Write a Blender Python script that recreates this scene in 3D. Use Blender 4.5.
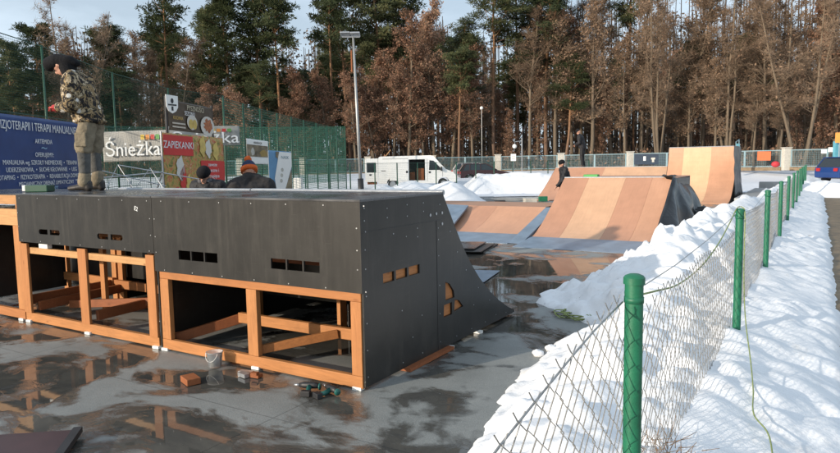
import bpy, bmesh, math, random
from mathutils import Vector, Matrix, noise
from mathutils.geometry import tessellate_polygon
R = math.radians
S = bpy.context.scene
for o in list(bpy.data.objects): bpy.data.objects.remove(o)
C = S.collection

# ------------------------------------------------------------------ camera
RT = Vector((0.85307, 0.52151, -0.01705)); UP = Vector((-0.03578, 0.09107, 0.99520)); FW = Vector((-0.52056, 0.84837, -0.09635))
FPX = 647.4; EYE = 1.65
cam = bpy.data.cameras.new('camera'); camo = bpy.data.objects.new('camera', cam); C.objects.link(camo); S.camera = camo
camo.matrix_world = Matrix(((RT.x, UP.x, -FW.x, 0), (RT.y, UP.y, -FW.y, 0), (RT.z, UP.z, -FW.z, EYE), (0, 0, 0, 1)))
cam.sensor_width = 36; cam.lens = FPX / 840 * 36; cam.clip_start = 0.05; cam.clip_end = 3000
# ------------------------------------------------------------------ world and sun
SUN = Vector((0.395, 0.880, -0.262)).normalized()       # the way the light travels
SUN_EL = math.asin(-SUN.z); SUN_ROT = math.atan2(-SUN.x, -SUN.y)
w = bpy.data.worlds.new('World'); S.world = w; w.use_nodes = True
nt = w.node_tree; nt.nodes.clear()
wo = nt.nodes.new('ShaderNodeOutputWorld'); bg = nt.nodes.new('ShaderNodeBackground'); sk = nt.nodes.new('ShaderNodeTexSky')
sk.sky_type = 'NISHITA'; sk.sun_disc = False; sk.sun_elevation = SUN_EL; sk.sun_rotation = SUN_ROT
sk.air_density = 1.0; sk.dust_density = 2.5; sk.ozone_density = 1.5
tc = nt.nodes.new('ShaderNodeTexCoord'); mp = nt.nodes.new('ShaderNodeMapping'); mp.inputs['Scale'].default_value = (1, 1, 3.5)
cn = nt.nodes.new('ShaderNodeTexNoise'); cn.inputs['Scale'].default_value = 2.2; cn.inputs['Detail'].default_value = 6; cn.inputs['Roughness'].default_value = .55
cr = nt.nodes.new('ShaderNodeValToRGB'); cr.color_ramp.elements[0].position = .42; cr.color_ramp.elements[1].position = .68
cr.color_ramp.elements[0].color = (.50, .50, .50, 1); cr.color_ramp.elements[1].color = (.95, .95, .95, 1)
cm = nt.nodes.new('ShaderNodeMixRGB'); cm.inputs['Color2'].default_value = (6.9, 8.2, 9.5, 1)
nt.links.new(tc.outputs['Generated'], mp.inputs['Vector']); nt.links.new(mp.outputs[0], cn.inputs['Vector']); nt.links.new(cn.outputs['Fac'], cr.inputs['Fac'])
nt.links.new(cr.outputs['Color'], cm.inputs['Fac']); nt.links.new(sk.outputs['Color'], cm.inputs['Color1'])
nt.links.new(cm.outputs['Color'], bg.inputs['Color']); bg.inputs['Strength'].default_value = 0.125
nt.links.new(bg.outputs[0], wo.inputs[0])
sl = bpy.data.lights.new('sun', 'SUN'); sl.energy = 4.8; sl.angle = R(0.6); sl.color = (1, .88, .73)
so = bpy.data.objects.new('sun', sl); C.objects.link(so); so.rotation_euler = SUN.to_track_quat('-Z', 'Y').to_euler(); so.location = (0, 0, 30)
S.view_settings.view_transform = 'Standard'; S.view_settings.look = 'None'; S.view_settings.gamma = 1; S.view_settings.exposure = 0.0
S.render.engine = 'CYCLES'

# ------------------------------------------------------------------ helpers
def gp(px, d, z=0.0):
    """ground point seen in the direction of photo column px, d metres away"""
    v = FW * FPX + RT * (px - 420) + UP * 60
    h = Vector((v.x, v.y)).normalized() * d
    return Vector((h.x, h.y, z))

class MB:
    def __init__(s): s.v = []; s.f = []; s.mi = []; s.cur = 0
    def add(s, vs, fs):
        n = len(s.v); s.v.extend([tuple(v) for v in vs]); s.f.extend([tuple(i + n for i in f) for f in fs]); s.mi.extend([s.cur] * len(fs)); return s
    def bx(s, x0, x1, y0, y1, z0, z1):
        vs = [(x, y, z) for z in (z0, z1) for y in (y0, y1) for x in (x0, x1)]
        return s.add(vs, [(0, 2, 3, 1), (4, 5, 7, 6), (0, 1, 5, 4), (2, 6, 7, 3), (0, 4, 6, 2), (1, 3, 7, 5)])
    def obx(s, c, sx, sy, sz, rz=0, M=None):
        M = M or Matrix.Rotation(rz, 4, 'Z'); c = Vector(c)
        vs = [c + (M @ Vector((x * sx / 2, y * sy / 2, z * sz / 2))) for z in (-1, 1) for y in (-1, 1) for x in (-1, 1)]
        return s.add(vs, [(0, 2, 3, 1), (4, 5, 7, 6), (0, 1, 5, 4), (2, 6, 7, 3), (0, 4, 6, 2), (1, 3, 7, 5)])
    def beam(s, a, b, w_, h_, up=(0, 0, 1)):
        a = Vector(a); b = Vector(b); d = (b - a).normalized(); r = d.cross(Vector(up)).normalized(); u = r.cross(d)
        vs = [p + r * (i * w_ / 2) + u * (j * h_ / 2) for p in (a, b) for (i, j) in ((-1, -1), (1, -1), (1, 1), (-1, 1))]
        return s.add(vs, [(0, 1, 2, 3), (7, 6, 5, 4), (0, 4, 5, 1), (1, 5, 6, 2), (2, 6, 7, 3), (3, 7, 4, 0)])
    def tube(s, pts, rad, n=6, cap=True):
        pts = [Vector(p) for p in pts]
        if not isinstance(rad, (list, tuple)): rad = [rad] * len(pts)
        t0 = (pts[1] - pts[0]).normalized()
        ref = Vector((1, 0, 0)) if abs(t0.x) < .8 else Vector((0, 1, 0))
        vs = []
        for i, p in enumerate(pts):
            t = (pts[min(i + 1, len(pts) - 1)] - pts[max(i - 1, 0)])
            if t.length < 1e-9: t = t0
            t.normalize(); a = t.cross(ref).normalized(); b = t.cross(a)
            for k in range(n):
                an = 2 * math.pi * k / n; vs.append(p + (a * math.cos(an) + b * math.sin(an)) * rad[i])
        fs = []
        for i in range(len(pts) - 1):
            for k in range(n):
                k2 = (k + 1) % n; fs.append((i * n + k, i * n + k2, (i + 1) * n + k2, (i + 1) * n + k))
        if cap: fs.append(tuple(range(n))[::-1]); fs.append(tuple((len(pts) - 1) * n + k for k in range(n)))
        return s.add(vs, fs)
    def prism(s, loops, ax, a, b):
        """polygon with holes (2D loops) extruded along axis ax from a to b"""
        def p3(p, t):
            return (t, p[0], p[1]) if ax == 'x' else ((p[0], t, p[1]) if ax == 'y' else (p[0], p[1], t))
        L = [[Vector((p[0], p[1], 0)) for p in l] for l in loops]
        tri = tessellate_polygon(L); flat = [p for l in loops for p in l]; n = len(flat)
        vs = [p3(p, a) for p in flat] + [p3(p, b) for p in flat]
        fs = [tuple(t) for t in tri] + [tuple(i + n for i in t[::-1]) for t in tri]
        o = 0
        for l in loops:
            m = len(l)
            for i in range(m): fs.append((o + i, o + (i + 1) % m, o + (i + 1) % m + n, o + i + n))
            o += m
        return s.add(vs, fs)
    def ball(s, c, r, nu=12, nv=8, M=None):
        c = Vector(c); r = (r, r, r) if not isinstance(r, (tuple, list)) else r
        vs = []
        for j in range(1, nv):
            th = math.pi * j / nv
            for i in range(nu):
                ph = 2 * math.pi * i / nu; v = Vector((r[0] * math.sin(th) * math.cos(ph), r[1] * math.sin(th) * math.sin(ph), r[2] * math.cos(th)))
                vs.append(c + (M @ v if M else v))
        for sg in (1, -1):
            v = Vector((0, 0, sg * r[2])); vs.append(c + (M @ v if M else v))
        T = len(vs) - 2; fs = []
        for j in range(nv - 2):
            for i in range(nu):
                i2 = (i + 1) % nu; fs.append((j * nu + i, (j + 1) * nu + i, (j + 1) * nu + i2, j * nu + i2))
        for i in range(nu):
            i2 = (i + 1) % nu; fs.append((T, i, i2)); fs.append((T + 1, (nv - 2) * nu + i2, (nv - 2) * nu + i))
        return s.add(vs, fs)
    def cyl(s, a, b, r, n=12): return s.tube([a, b], r, n)
    def grid(s, fn, nu, nv):
        vs = [fn(i / nu, j / nv) for j in range(nv + 1) for i in range(nu + 1)]
        return s.add(vs, [(j * (nu + 1) + i, j * (nu + 1) + i + 1, (j + 1) * (nu + 1) + i + 1, (j + 1) * (nu + 1) + i) for j in range(nv) for i in range(nu)])

def worig(o):
    v = Vector((0, 0, 0))
    while o: v = v + o.location; o = o.parent
    return v
def build(mb, name, mat, parent=None, world=True, smooth=False, bevel=0, fixn=True):
    me = bpy.data.meshes.new(name)
    off = worig(parent) if (parent and world) else Vector((0, 0, 0))
    me.from_pydata([(v[0] - off.x, v[1] - off.y, v[2] - off.z) for v in mb.v], [], mb.f)
    mats = mat if isinstance(mat, (list, tuple)) else [mat]
    for m in mats: me.materials.append(m)
    if len(mats) > 1: me.polygons.foreach_set('material_index', mb.mi)
    if fixn:
        bm = bmesh.new(); bm.from_mesh(me); bmesh.ops.recalc_face_normals(bm, faces=bm.faces); bm.to_mesh(me); bm.free()
    if smooth: me.polygons.foreach_set('use_smooth', [True] * len(me.polygons))
    me.update()
    o = bpy.data.objects.new(name, me); C.objects.link(o)
    if parent: o.parent = parent
    if bevel:
        m = o.modifiers.new('bevel', 'BEVEL'); m.width = bevel; m.segments = 2; m.limit_method = 'ANGLE'
    return o
def tag(o, label, cat, group=None):
    o['label'] = label; o['category'] = cat
    if group: o['group'] = group
    return o
def thing(name, label, cat, loc=(0, 0, 0), rz=0, group=None):
    o = bpy.data.objects.new(name, None); C.objects.link(o); o.location = loc; o.rotation_euler = (0, 0, rz); o.empty_display_size = .2
    return tag(o, label, cat, group)
def struct(o): o['kind'] = 'structure'; return o
def dup(root, loc, rz=0, sc=1, label=None, group=None):
    r = root.copy(); C.objects.link(r); r.location = loc; r.rotation_euler = (0, 0, rz); r.scale = (sc, sc, sc) if not isinstance(sc, tuple) else sc
    if label: r['label'] = label
    if group: r['group'] = group
    for ch in list(root.children):
        c = ch.copy(); C.objects.link(c); c.parent = r
        for g in ch.children:
            d = g.copy(); C.objects.link(d); d.parent = c
    return r

# ------------------------------------------------------------------ materials
class NM:
    def __init__(s, name):
        s.m = bpy.data.materials.new(name); s.m.use_nodes = True; s.t = s.m.node_tree; s.b = s.t.nodes['Principled BSDF']; s.out = s.t.nodes['Material Output']
    def n(s, t, **k):
        x = s.t.nodes.new(t)
        for a, b in k.items():
            setattr(x, a, b)
        return x
    def l(s, a, b): s.t.links.new(a, b)
    def coord(s, scale=(1, 1, 1), which='Object', rot=(0, 0, 0)):
        c = s.n('ShaderNodeTexCoord'); m = s.n('ShaderNodeMapping'); m.inputs['Scale'].default_value = scale; m.inputs['Rotation'].default_value = rot
        s.l(c.outputs[which], m.inputs['Vector']); return m.outputs[0]
    def noise(s, vec, scale, detail=4, rough=.5, dist=0):
        x = s.n('ShaderNodeTexNoise'); x.inputs['Scale'].default_value = scale; x.inputs['Detail'].default_value = detail
        x.inputs['Roughness'].default_value = rough; x.inputs['Distortion'].default_value = dist; s.l(vec, x.inputs['Vector']); return x.outputs['Fac']
    def ramp(s, fac, stops):
        r = s.n('ShaderNodeValToRGB'); e = r.color_ramp.elements
        while len(e) < len(stops): e.new(.5)
        for i, (p, c) in enumerate(stops):
            e[i].position = p; e[i].color = (c[0], c[1], c[2], 1) if not isinstance(c, (int, float)) else (c, c, c, 1)
        s.l(fac, r.inputs[0]); return r.outputs['Color']
    def mix(s, fac, a, b, mode='MIX'):
        m = s.n('ShaderNodeMixRGB'); m.blend_type = mode
        for sock, v in ((m.inputs[0], fac), (m.inputs[1], a), (m.inputs[2], b)):
            if isinstance(v, (int, float)): sock.default_value = v if sock.type == 'VALUE' else (v, v, v, 1)
            elif isinstance(v, tuple): sock.default_value = (v[0], v[1], v[2], 1)
            else: s.l(v, sock)
        return m.outputs[0]
    def math(s, op, a, b=0):
        m = s.n('ShaderNodeMath'); m.operation = op
        for sock, v in ((m.inputs[0], a), (m.inputs[1], b)):
            if isinstance(v, (int, float)): sock.default_value = v
            else: s.l(v, sock)
        return m.outputs[0]
    def col(s, c):
        if isinstance(c, tuple): s.b.inputs['Base Color'].default_value = (c[0], c[1], c[2], 1)
        else: s.l(c, s.b.inputs['Base Color'])
        return s
    def set(s, rough=None, spec=None, metal=None):
        for k, v in (('Roughness', rough), ('Specular IOR Level', spec), ('Metallic', metal)):
            if v is None: continue
            if isinstance(v, (int, float)): s.b.inputs[k].default_value = v
            else: s.l(v, s.b.inputs[k])
        return s
    def bump(s, h, dist=.01, st=.5):
        b = s.n('ShaderNodeBump'); b.inputs['Distance'].default_value = dist; b.inputs['Strength'].default_value = st if isinstance(st, (int, float)) else 1
        if not isinstance(st, (int, float)): s.l(st, b.inputs['Strength'])
        s.l(h, b.inputs['Height']); s.l(b.outputs[0], s.b.inputs['Normal']); return s

def simple(name, c, rough=.6, var=.25, scale=6, metal=0, spec=.5, bump=0, bscale=None):
    metal = float(metal)
    m = NM(name); v = m.coord(); f = m.noise(v, scale, 5, .6)
    c2 = tuple(x * (1 - var) for x in c); c3 = tuple(min(1, x * (1 + var)) for x in c)
    m.col(m.ramp(f, [(.3, c2), (.7, c3)])).set(rough, spec, metal)
    if bump: m.bump(m.noise(v, bscale or scale * 4, 4, .6), bump, 1)
    return m.m

def mat_slab():
    m = NM('wet_concrete'); v = m.coord((1, 1, 1)); v2 = m.coord((1.0, 1.35, 1), rot=(0, 0, .4))
    big = m.noise(v2, .75, 5, .55, .6); med = m.noise(v2, 2.6, 5, .6, .8); fine = m.noise(v, 45, 3, .6)
    sx = m.n('ShaderNodeSeparateXYZ'); m.l(v, sx.inputs[0])
    mr = m.n('ShaderNodeMapRange'); mr.inputs['From Min'].default_value = 4.5; mr.inputs['From Max'].default_value = 7; mr.inputs['To Max'].default_value = .04; m.l(sx.outputs['Y'], mr.inputs['Value'])
    wv = m.math('ADD', m.math('ADD', m.math('MULTIPLY', big, .80), m.math('MULTIPLY', med, .22)), m.math('ADD', mr.outputs[0], .004))
    wet = m.ramp(wv, [(.525, 0), (.555, 1)])          # standing water
    damp = m.ramp(wv, [(.485, 0), (.528, 1)])
    cl = m.noise(v, 1.3, 6, .65)
    dry = m.ramp(cl, [(.3, (.16, .17, .162)), (.55, (.235, .245, .235)), (.75, (.31, .315, .295))])
    dry = m.mix(m.ramp(fine, [(.35, 0), (.7, .35)]), dry, (.13, .135, .13))
    dk = m.ramp(med, [(.35, (.050, .050, .047)), (.7, (.095, .090, .078))])
    agg = m.noise(v, 160, 2, .6); dry = m.mix(m.ramp(agg, [(.55, 0), (.66, .5)]), dry, (.42, .42, .40)); dry = m.mix(m.ramp(agg, [(.34, .5), (.42, 0)]), dry, (.10, .10, .10))
    c = m.mix(damp, dry, dk)
    # expansion joints
    br = m.n('ShaderNodeTexBrick'); br.inputs['Scale'].default_value = 1; br.inputs['Brick Width'].default_value = 3.0; br.inputs['Row Height'].default_value = 3.0
    br.inputs['Mortar Size'].default_value = .006; br.inputs['Mortar Smooth'].default_value = .3; br.offset = 0; m.l(v, br.inputs['Vector'])
    c = m.mix(m.math('MULTIPLY', br.outputs['Fac'], .45), c, (.03, .03, .03))
    rough = m.mix(wet, m.mix(damp, .6, .16), .035)
    m.col(c).set(rough, .6)
    hb = m.math('MULTIPLY', m.noise(v, 90, 3, .6), m.math('SUBTRACT', 1, wet))
    rip = m.math('ADD', hb, m.math('MULTIPLY', m.noise(v, 9, 2, .5), .12))
    m.bump(rip, .004, .55)
    return m.m
def mat_snow(name='snow', dirt=.12, base=(.80, .81, .83)):
    m = NM(name); v = m.coord(); a = m.noise(v, 7, 6, .65); b = m.noise(v, 30, 5, .6); d = m.noise(v, 3.1, 7, .7)
    dm = m.ramp(d, [(.56, 0), (.74, dirt)])
    sp = m.ramp(m.noise(v, 70, 2, .5), [(.68, 0), (.74, .5 * min(1, dirt * 3))])
    c = m.mix(dm, base, (.30, .25, .19)); c = m.mix(sp, c, (.25, .2, .15))
    m.col(c).set(.65, .3); gr = m.noise(m.coord((1, .35, 1)), 5, 7, .75); c = m.mix(m.ramp(gr, [(.60, 0), (.72, .28)]), c, (.45, .40, .33)); m.col(c); m.bump(m.math('ADD', a, m.math('MULTIPLY', b, .25)), .028, .5)
    m.b.inputs['Subsurface Weight'].default_value = .0
    return m.m
def mat_lumber(name, c, axis=0, dark=.7, rough=.6):
    m = NM(name); sc = [9, 9, 9]; sc[axis] = .7
    v = m.coord(tuple(sc)); g = m.noise(v, 4, 6, .65, 1.2); k = m.noise(m.coord((3, 3, 3)), 2.2, 2, .5)
    kn = m.n('ShaderNodeTexVoronoi'); kn.inputs['Scale'].default_value = 2.6; m.l(m.coord(tuple(x * .25 + 1 for x in sc)), kn.inputs['Vector'])
    kf = m.ramp(kn.outputs['Distance'], [(.03, 1), (.10, 0)])
    c1 = m.ramp(g, [(.3, tuple(x * dark for x in c)), (.6, c), (.8, tuple(min(1, x * 1.25) for x in c))])
    c2 = m.mix(m.ramp(k, [(.3, .3), (.7, 0)]), c1, tuple(x * .65 for x in c)); c2 = m.mix(m.math('MULTIPLY', kf, .6), c2, (c[0] * .3, c[1] * .2, c[2] * .15))
    oi = m.n('ShaderNodeObjectInfo'); c2 = m.mix(m.math('MULTIPLY', oi.outputs['Random'], .45), c2, (c[0] * .62, c[1] * .48, c[2] * .42)); wt = m.noise(m.coord((2.5, 2.5, 2.5)), 1.5, 5, .7); c2 = m.mix(m.ramp(wt, [(.55, 0), (.68, .4)]), c2, tuple(x * .45 for x in c)); m.col(c2).set(rough, .3); m.bump(g, .002, .5); return m.m
def mat_blackply():
    m = NM('film_faced_plywood'); v = m.coord(); f = m.noise(v, 3.5, 6, .65); g = m.noise(m.coord((60, 60, 2)), 3, 2, .5); s_ = m.noise(m.coord((5, 5, .6)), 2, 5, .7); sc = m.noise(m.coord((2, 2, 26)), 2.3, 6, .75, .4)
    c = m.ramp(f, [(.25, (.016, .015, .0135)), (.55, (.026, .0245, .022)), (.8, (.040, .038, .034))])
    c = m.mix(m.ramp(s_, [(.52, 0), (.72, .45)]), c, (.062, .056, .048)); c = m.mix(m.ramp(sc, [(.62, 0), (.70, .35)]), c, (.10, .092, .08)); c = m.mix(m.ramp(g, [(.4, 0), (.8, .18)]), c, (.012, .011, .010))
    m.col(c).set(m.mix(s_, .26, .46), .34); m.bump(g, .0006, .4); return m.m
def mat_deck():
    m = NM('deck_plywood'); v = m.coord(); f = m.noise(v, 2.2, 6, .6, .5)
    m.col(m.ramp(f, [(.3, (.035, .035, .037)), (.7, (.085, .085, .088))])).set(m.ramp(f, [(.35, .12), (.7, .42)]), .6)
    m.bump(m.noise(v, 60, 2, .5), .001, .3); return m.m
def mat_ramp(name, c):
    m = NM(name); v = m.coord(); f = m.noise(v, 1.6, 6, .65); st = m.noise(m.coord((14, 1.2, 1.2)), 2, 5, .65)
    cc = m.ramp(f, [(.25, tuple(x * .84 for x in c)), (.7, tuple(x * 1.08 for x in c))])
    cc = m.mix(m.ramp(st, [(.45, 0), (.85, .30)]), cc, tuple(x * .62 for x in c)); m.col(cc).set(.48, .35)
    m.bump(m.noise(v, 120, 2, .5), .001, .3); return m.m
def mat_net(name, c, frac, cell=.05):
    m = NM(name); v = m.coord((1 / cell, 1 / cell, 1 / cell))
    m.col(c).set(.6)
    cb = m.n('ShaderNodeSeparateXYZ'); m.l(v, cb.inputs[0])
    def band(o): return m.math('LESS_THAN', m.math('FRACT', m.math('ABSOLUTE', o)), frac)
    a = m.math('MAXIMUM', band(cb.outputs['X']), band(cb.outputs['Z']))
    tr = m.n('ShaderNodeBsdfTransparent'); mx = m.n('ShaderNodeMixShader'); m.l(a, mx.inputs[0]); m.l(tr.outputs[0], mx.inputs[1]); m.l(m.b.outputs[0], mx.inputs[2]); m.l(mx.outputs[0], m.out.inputs[0])
    return m.m
def mat_foliage(name, cols, sc=1.3, rough=.7, trans=.25):
    m = NM(name); v = m.coord(); oi = m.n('ShaderNodeObjectInfo'); f = m.noise(v, sc, 4, .6); h = m.noise(v, sc * 9, 2, .6)
    x = m.math('ADD', m.math('ADD', m.math('MULTIPLY', f, .75), m.math('MULTIPLY', h, .4)), m.math('MULTIPLY', m.math('SUBTRACT', oi.outputs['Random'], .5), .28))
    m.col(m.ramp(x, [(.35, cols[0]), (.56, cols[1]), (.78, cols[2])])).set(rough, .2)
    if trans:
        tb = m.n('ShaderNodeBsdfTranslucent'); m.l(m.b.inputs['Base Color'].links[0].from_socket, tb.inputs[0]); mx = m.n('ShaderNodeMixShader'); mx.inputs[0].default_value = trans
        m.l(m.b.outputs[0], mx.inputs[1]); m.l(tb.outputs[0], mx.inputs[2]); m.l(mx.outputs[0], m.out.inputs[0])
    return m.m
def mat_bark(name, lo, hi, h0=3, h1=9):
    m = NM(name); c = m.n('ShaderNodeTexCoord'); sp = m.n('ShaderNodeSeparateXYZ'); m.l(c.outputs['Object'], sp.inputs[0])
    f = m.noise(m.coord((6, 6, 1.2)), 2.5, 5, .7)
    t = m.n('ShaderNodeMapRange'); t.inputs['From Min'].default_value = h0; t.inputs['From Max'].default_value = h1; m.l(sp.outputs['Z'], t.inputs['Value'])
    base = m.mix(t.outputs[0], lo, hi); oi = m.n('ShaderNodeObjectInfo')
    cc = m.mix(m.ramp(f, [(.3, .65), (.7, 0)]), base, tuple(x * .35 for x in lo)); cc = m.mix(m.math('MULTIPLY', oi.outputs['Random'], .45), cc, (.05, .045, .04))
    m.col(cc).set(.85, .2); m.bump(f, .03, .7); return m.m
def mat_glass(name='tinted_glass', c=(.02, .025, .03)):
    m = NM(name); m.col(c).set(.06, .7); return m.m

M = {}
M['slab'] = mat_slab(); M['snow'] = mat_snow('snow', .22); M['snowdirty'] = mat_snow('trodden_snow', .45); M['snowfar'] = mat_snow('snow_field_surface', .3, (.74, .76, .80))
M['lumx'] = mat_lumber('lumber_along', (.50, .215, .075), 0); M['lumz'] = mat_lumber('lumber_upright', (.53, .235, .085), 2); M['lumy'] = mat_lumber('lumber_deep', (.44, .18, .06), 1)
M['lumpale'] = mat_lumber('lumber_pale', (.60, .33, .14), 0); M['lumred'] = mat_lumber('lumber_reddish', (.33, .115, .045), 0)
M['black'] = mat_blackply(); M['deck'] = mat_deck()
M['rampA'] = mat_ramp('ramp_tan_dark', (.48, .25, .155)); M['rampB'] = mat_ramp('ramp_tan_light', (.58, .35, .215)); M['rampC'] = mat_ramp('ramp_tan_mid', (.53, .285, .175)); M['rampP'] = mat_ramp('ramp_tan_pale', (.66, .42, .25))
M['steel'] = simple('blue_grey_plate', (.20, .26, .33), .45, .2, 3, .3); M['galv'] = simple('galvanised_steel', (.42, .43, .44), .42, .15, 20, .7)
M['green'] = simple('green_paint', (.008, .14, .068), .5, .25, 9, 0, .6, .001, 60); M['dgreen'] = simple('dark_green_paint', (.018, .075, .045), .5, .2, 3)
M['bluegrey'] = simple('blue_grey_paint', (.17, .27, .31), .5, .15, 3); M['skyblue'] = simple('blue_paint', (.10, .33, .42), .5, .15, 3)
M['white'] = simple('white_paint', (.84, .83, .79), .35, .04, 3); M['conc'] = simple('pale_concrete', (.52, .49, .43), .8, .15, 8, 0, .3, .004)
M['pole'] = simple('pole_zinc', (.36, .37, .37), .45, .12, 4, .4); M['dark'] = simple('dark_paint', (.02, .02, .022), .5, .3, 5); M['rubber'] = simple('tyre_rubber', (.02, .02, .02), .8, .2, 9)
M['rope'] = simple('yellow_green_cord', (.24, .29, .10), .7, .2, 50); M['glass'] = mat_glass(); M['net'] = mat_net('green_netting', (.018, .115, .07), .22, .10); M['netlow'] = mat_net('green_fence_mesh', (.015, .08, .05), .06, .06)
M['blacknylon'] = simple('black_nylon', (.013, .013, .016), .65, .4, 12, 0, .4, .01, 30); M['denim'] = simple('dark_trousers', (.02, .02, .023), .8, .3, 14, 0, .3, .01, 40)
M['khaki'] = simple('khaki_canvas', (.22, .185, .13), .85, .22, 9, 0, .2, .012, 26); M['greytrs'] = simple('grey_canvas', (.10, .10, .095), .85, .3, 12, 0, .2, .01, 30)
M['skin'] = simple('skin', (.50, .27, .19), .5, .08, 12, 0, .4); M['redglove'] = simple('red_glove', (.42, .03, .03), .7, .2, 20); M['boot'] = simple('boot_leather', (.035, .03, .027), .55, .3, 14)
M['orange'] = simple('orange_knit', (.58, .12, .03), .9, .15, 60, 0, .2, .006, 120); M['navy'] = simple('navy_knit', (.03, .045, .09), .9, .2, 60, 0, .2, .006, 120); M['knit'] = simple('black_knit', (.012, .012, .014), .9, .3, 60, 0, .2, .006, 120)
M['path'] = simple('wet_dirt', (.17, .12, .065), .6, .45, 2.2, 0, .5, .02, 9); M['litter'] = simple('leaf_litter', (.14, .085, .05), .9, .45, 1.2, 0, .2, .06, 5)
M['pine'] = mat_foliage('pine_needles', ((.032, .045, .022), (.078, .094, .042), (.155, .155, .07))); M['rust'] = mat_foliage('withered_leaves', ((.15, .080, .050), (.31, .172, .112), (.46, .29, .195)), 1.1, .8, .3)
M['oak'] = mat_foliage('pale_withered_leaves', ((.15, .09, .056), (.28, .178, .115), (.40, .27, .178)), 1.1, .8, .3)
M['twig'] = mat_foliage('twigs', ((.095, .064, .044), (.185, .128, .086), (.28, .20, .138)), .7, .85, 0)
M['barkp'] = mat_bark('pine_bark', (.24, .15, .105), (.40, .21, .10), 3, 11); M['barkd'] = mat_bark('grey_brown_bark', (.20, .155, .11), (.27, .20, .135), 1, 12)
def camo():
    m = NM('camouflage_fabric'); v = m.coord(); n1 = m.noise(v, 9, 3, .6, 1.5); n2 = m.noise(m.coord((1.7, 1.3, 1.1)), 13, 3, .6, 1.2)
    c = m.ramp(n1, [(.38, (.03, .026, .022)), (.44, (.33, .23, .12)), (.53, (.11, .09, .05)), (.58, (.50, .40, .27))]); m.t.nodes[-1]
    c = m.mix(m.ramp(n2, [(.50, 0), (.53, 1)]), c, (.022, .02, .02)); c = m.mix(m.ramp(n2, [(.33, 1), (.36, 0)]), c, (.45, .32, .17))
    vo = m.n('ShaderNodeTexVoronoi'); vo.inputs['Scale'].default_value = 7; m.l(v, vo.inputs['Vector'])
    c = m.mix(m.ramp(vo.outputs['Distance'], [(.17, 1), (.20, 0)]), c, (.62, .60, .55))
    m.col(c).set(.8, .2); m.bump(m.noise(v, 22, 3, .6), .015, .8); return m.m
M['camo'] = camo()

# ------------------------------------------------------------------ ground
def sheet(x0, x1, y0, y1, z, name, mat, n=1):
    mb = MB(); mb.grid(lambda u, v: (x0 + (x1 - x0) * u, y0 + (y1 - y0) * v, z), n, n); return struct(build(mb, name, mat, fixn=False))
sheet(-1500, 1500, -600, 2400, -.03, 'ground', M['litter'])
# snow cover as a gently uneven sheet beyond and around the slab
mb = MB(); Fh = Vector((FW.x, FW.y, 0)).normalized(); Rh = Vector((Fh.y, -Fh.x, 0))
def snowf(u, v):
    a = -75 + 150 * u; d = 31 + 40 * v
    p = Fh * d + Rh * a
    z = .03 + .16 * noise.fractal(p * .18, 1, 2, 4) * min(1, v * 6)
    if v == 0: z = -.02
    return (p.x, p.y, z + .04)
mb.grid(snowf, 150, 60); struct(build(mb, 'snow_field', M['snowfar'], smooth=True, fixn=False))
mb = MB(); q = [Vector((-60, -12, 0)), Vector((-.35, -12, 0)), Vector((-.35, 50, 0)), Fh * 44 + Rh * 22, Fh * 36 - Rh * 60]
mb.add([(p.x, p.y, 0) for p in q], [(0, 1, 2, 3, 4)]); struct(build(mb, 'concrete_slab', M['slab'], fixn=False))
sheet(.1, 3.2, -6, 70, .004, 'path', M['path'])
mb = MB(); mb.grid(lambda u, v: (3.1 + 22 * u, -6 + 66 * v, .03 + .12 * noise.fractal(Vector((22 * u * .3, 66 * v * .3, 3)), 1, 2, 3) * min(1, u * 8)), 40, 100)
struct(build(mb, 'snow_verge', M['snowfar'], smooth=True, fixn=False))

# snow banks on both sides of the mesh fence (height field)
def lerp(t, pts):
    if t <= pts[0][0]: return pts[0][1]
    for (a, b), (c, d) in zip(pts, pts[1:]):
        if t <= c: return b + (d - b) * (t - a) / (c - a)
    return pts[-1][1]
def sm(t): t = max(0, min(1, t)); return t * t * (3 - 2 * t)
LEFT = [(0, -1.5), (3.2, -1.66), (4.6, -1.88), (5.6, -1.92), (6.1, -1.75), (6.6, -2.1), (7.1, -2.75), (7.6, -2.9), (8.4, -2.72), (10, -2.62), (11.5, -2.55), (14, -2.35), (17, -1.9), (22, -1.9), (40, -1.9), (60, -2.2)]
CREST = [(0, .34), (3, .36), (5, .42), (6.5, .50), (8, .66), (10, .80), (13, .84), (18, .74), (26, .62), (40, .48), (60, .4)]
CX = [(0, -.95), (4, -1.05), (6, -1.2), (8, -1.45), (14, -1.35), (20, -1.2), (60, -1.2)]
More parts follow.
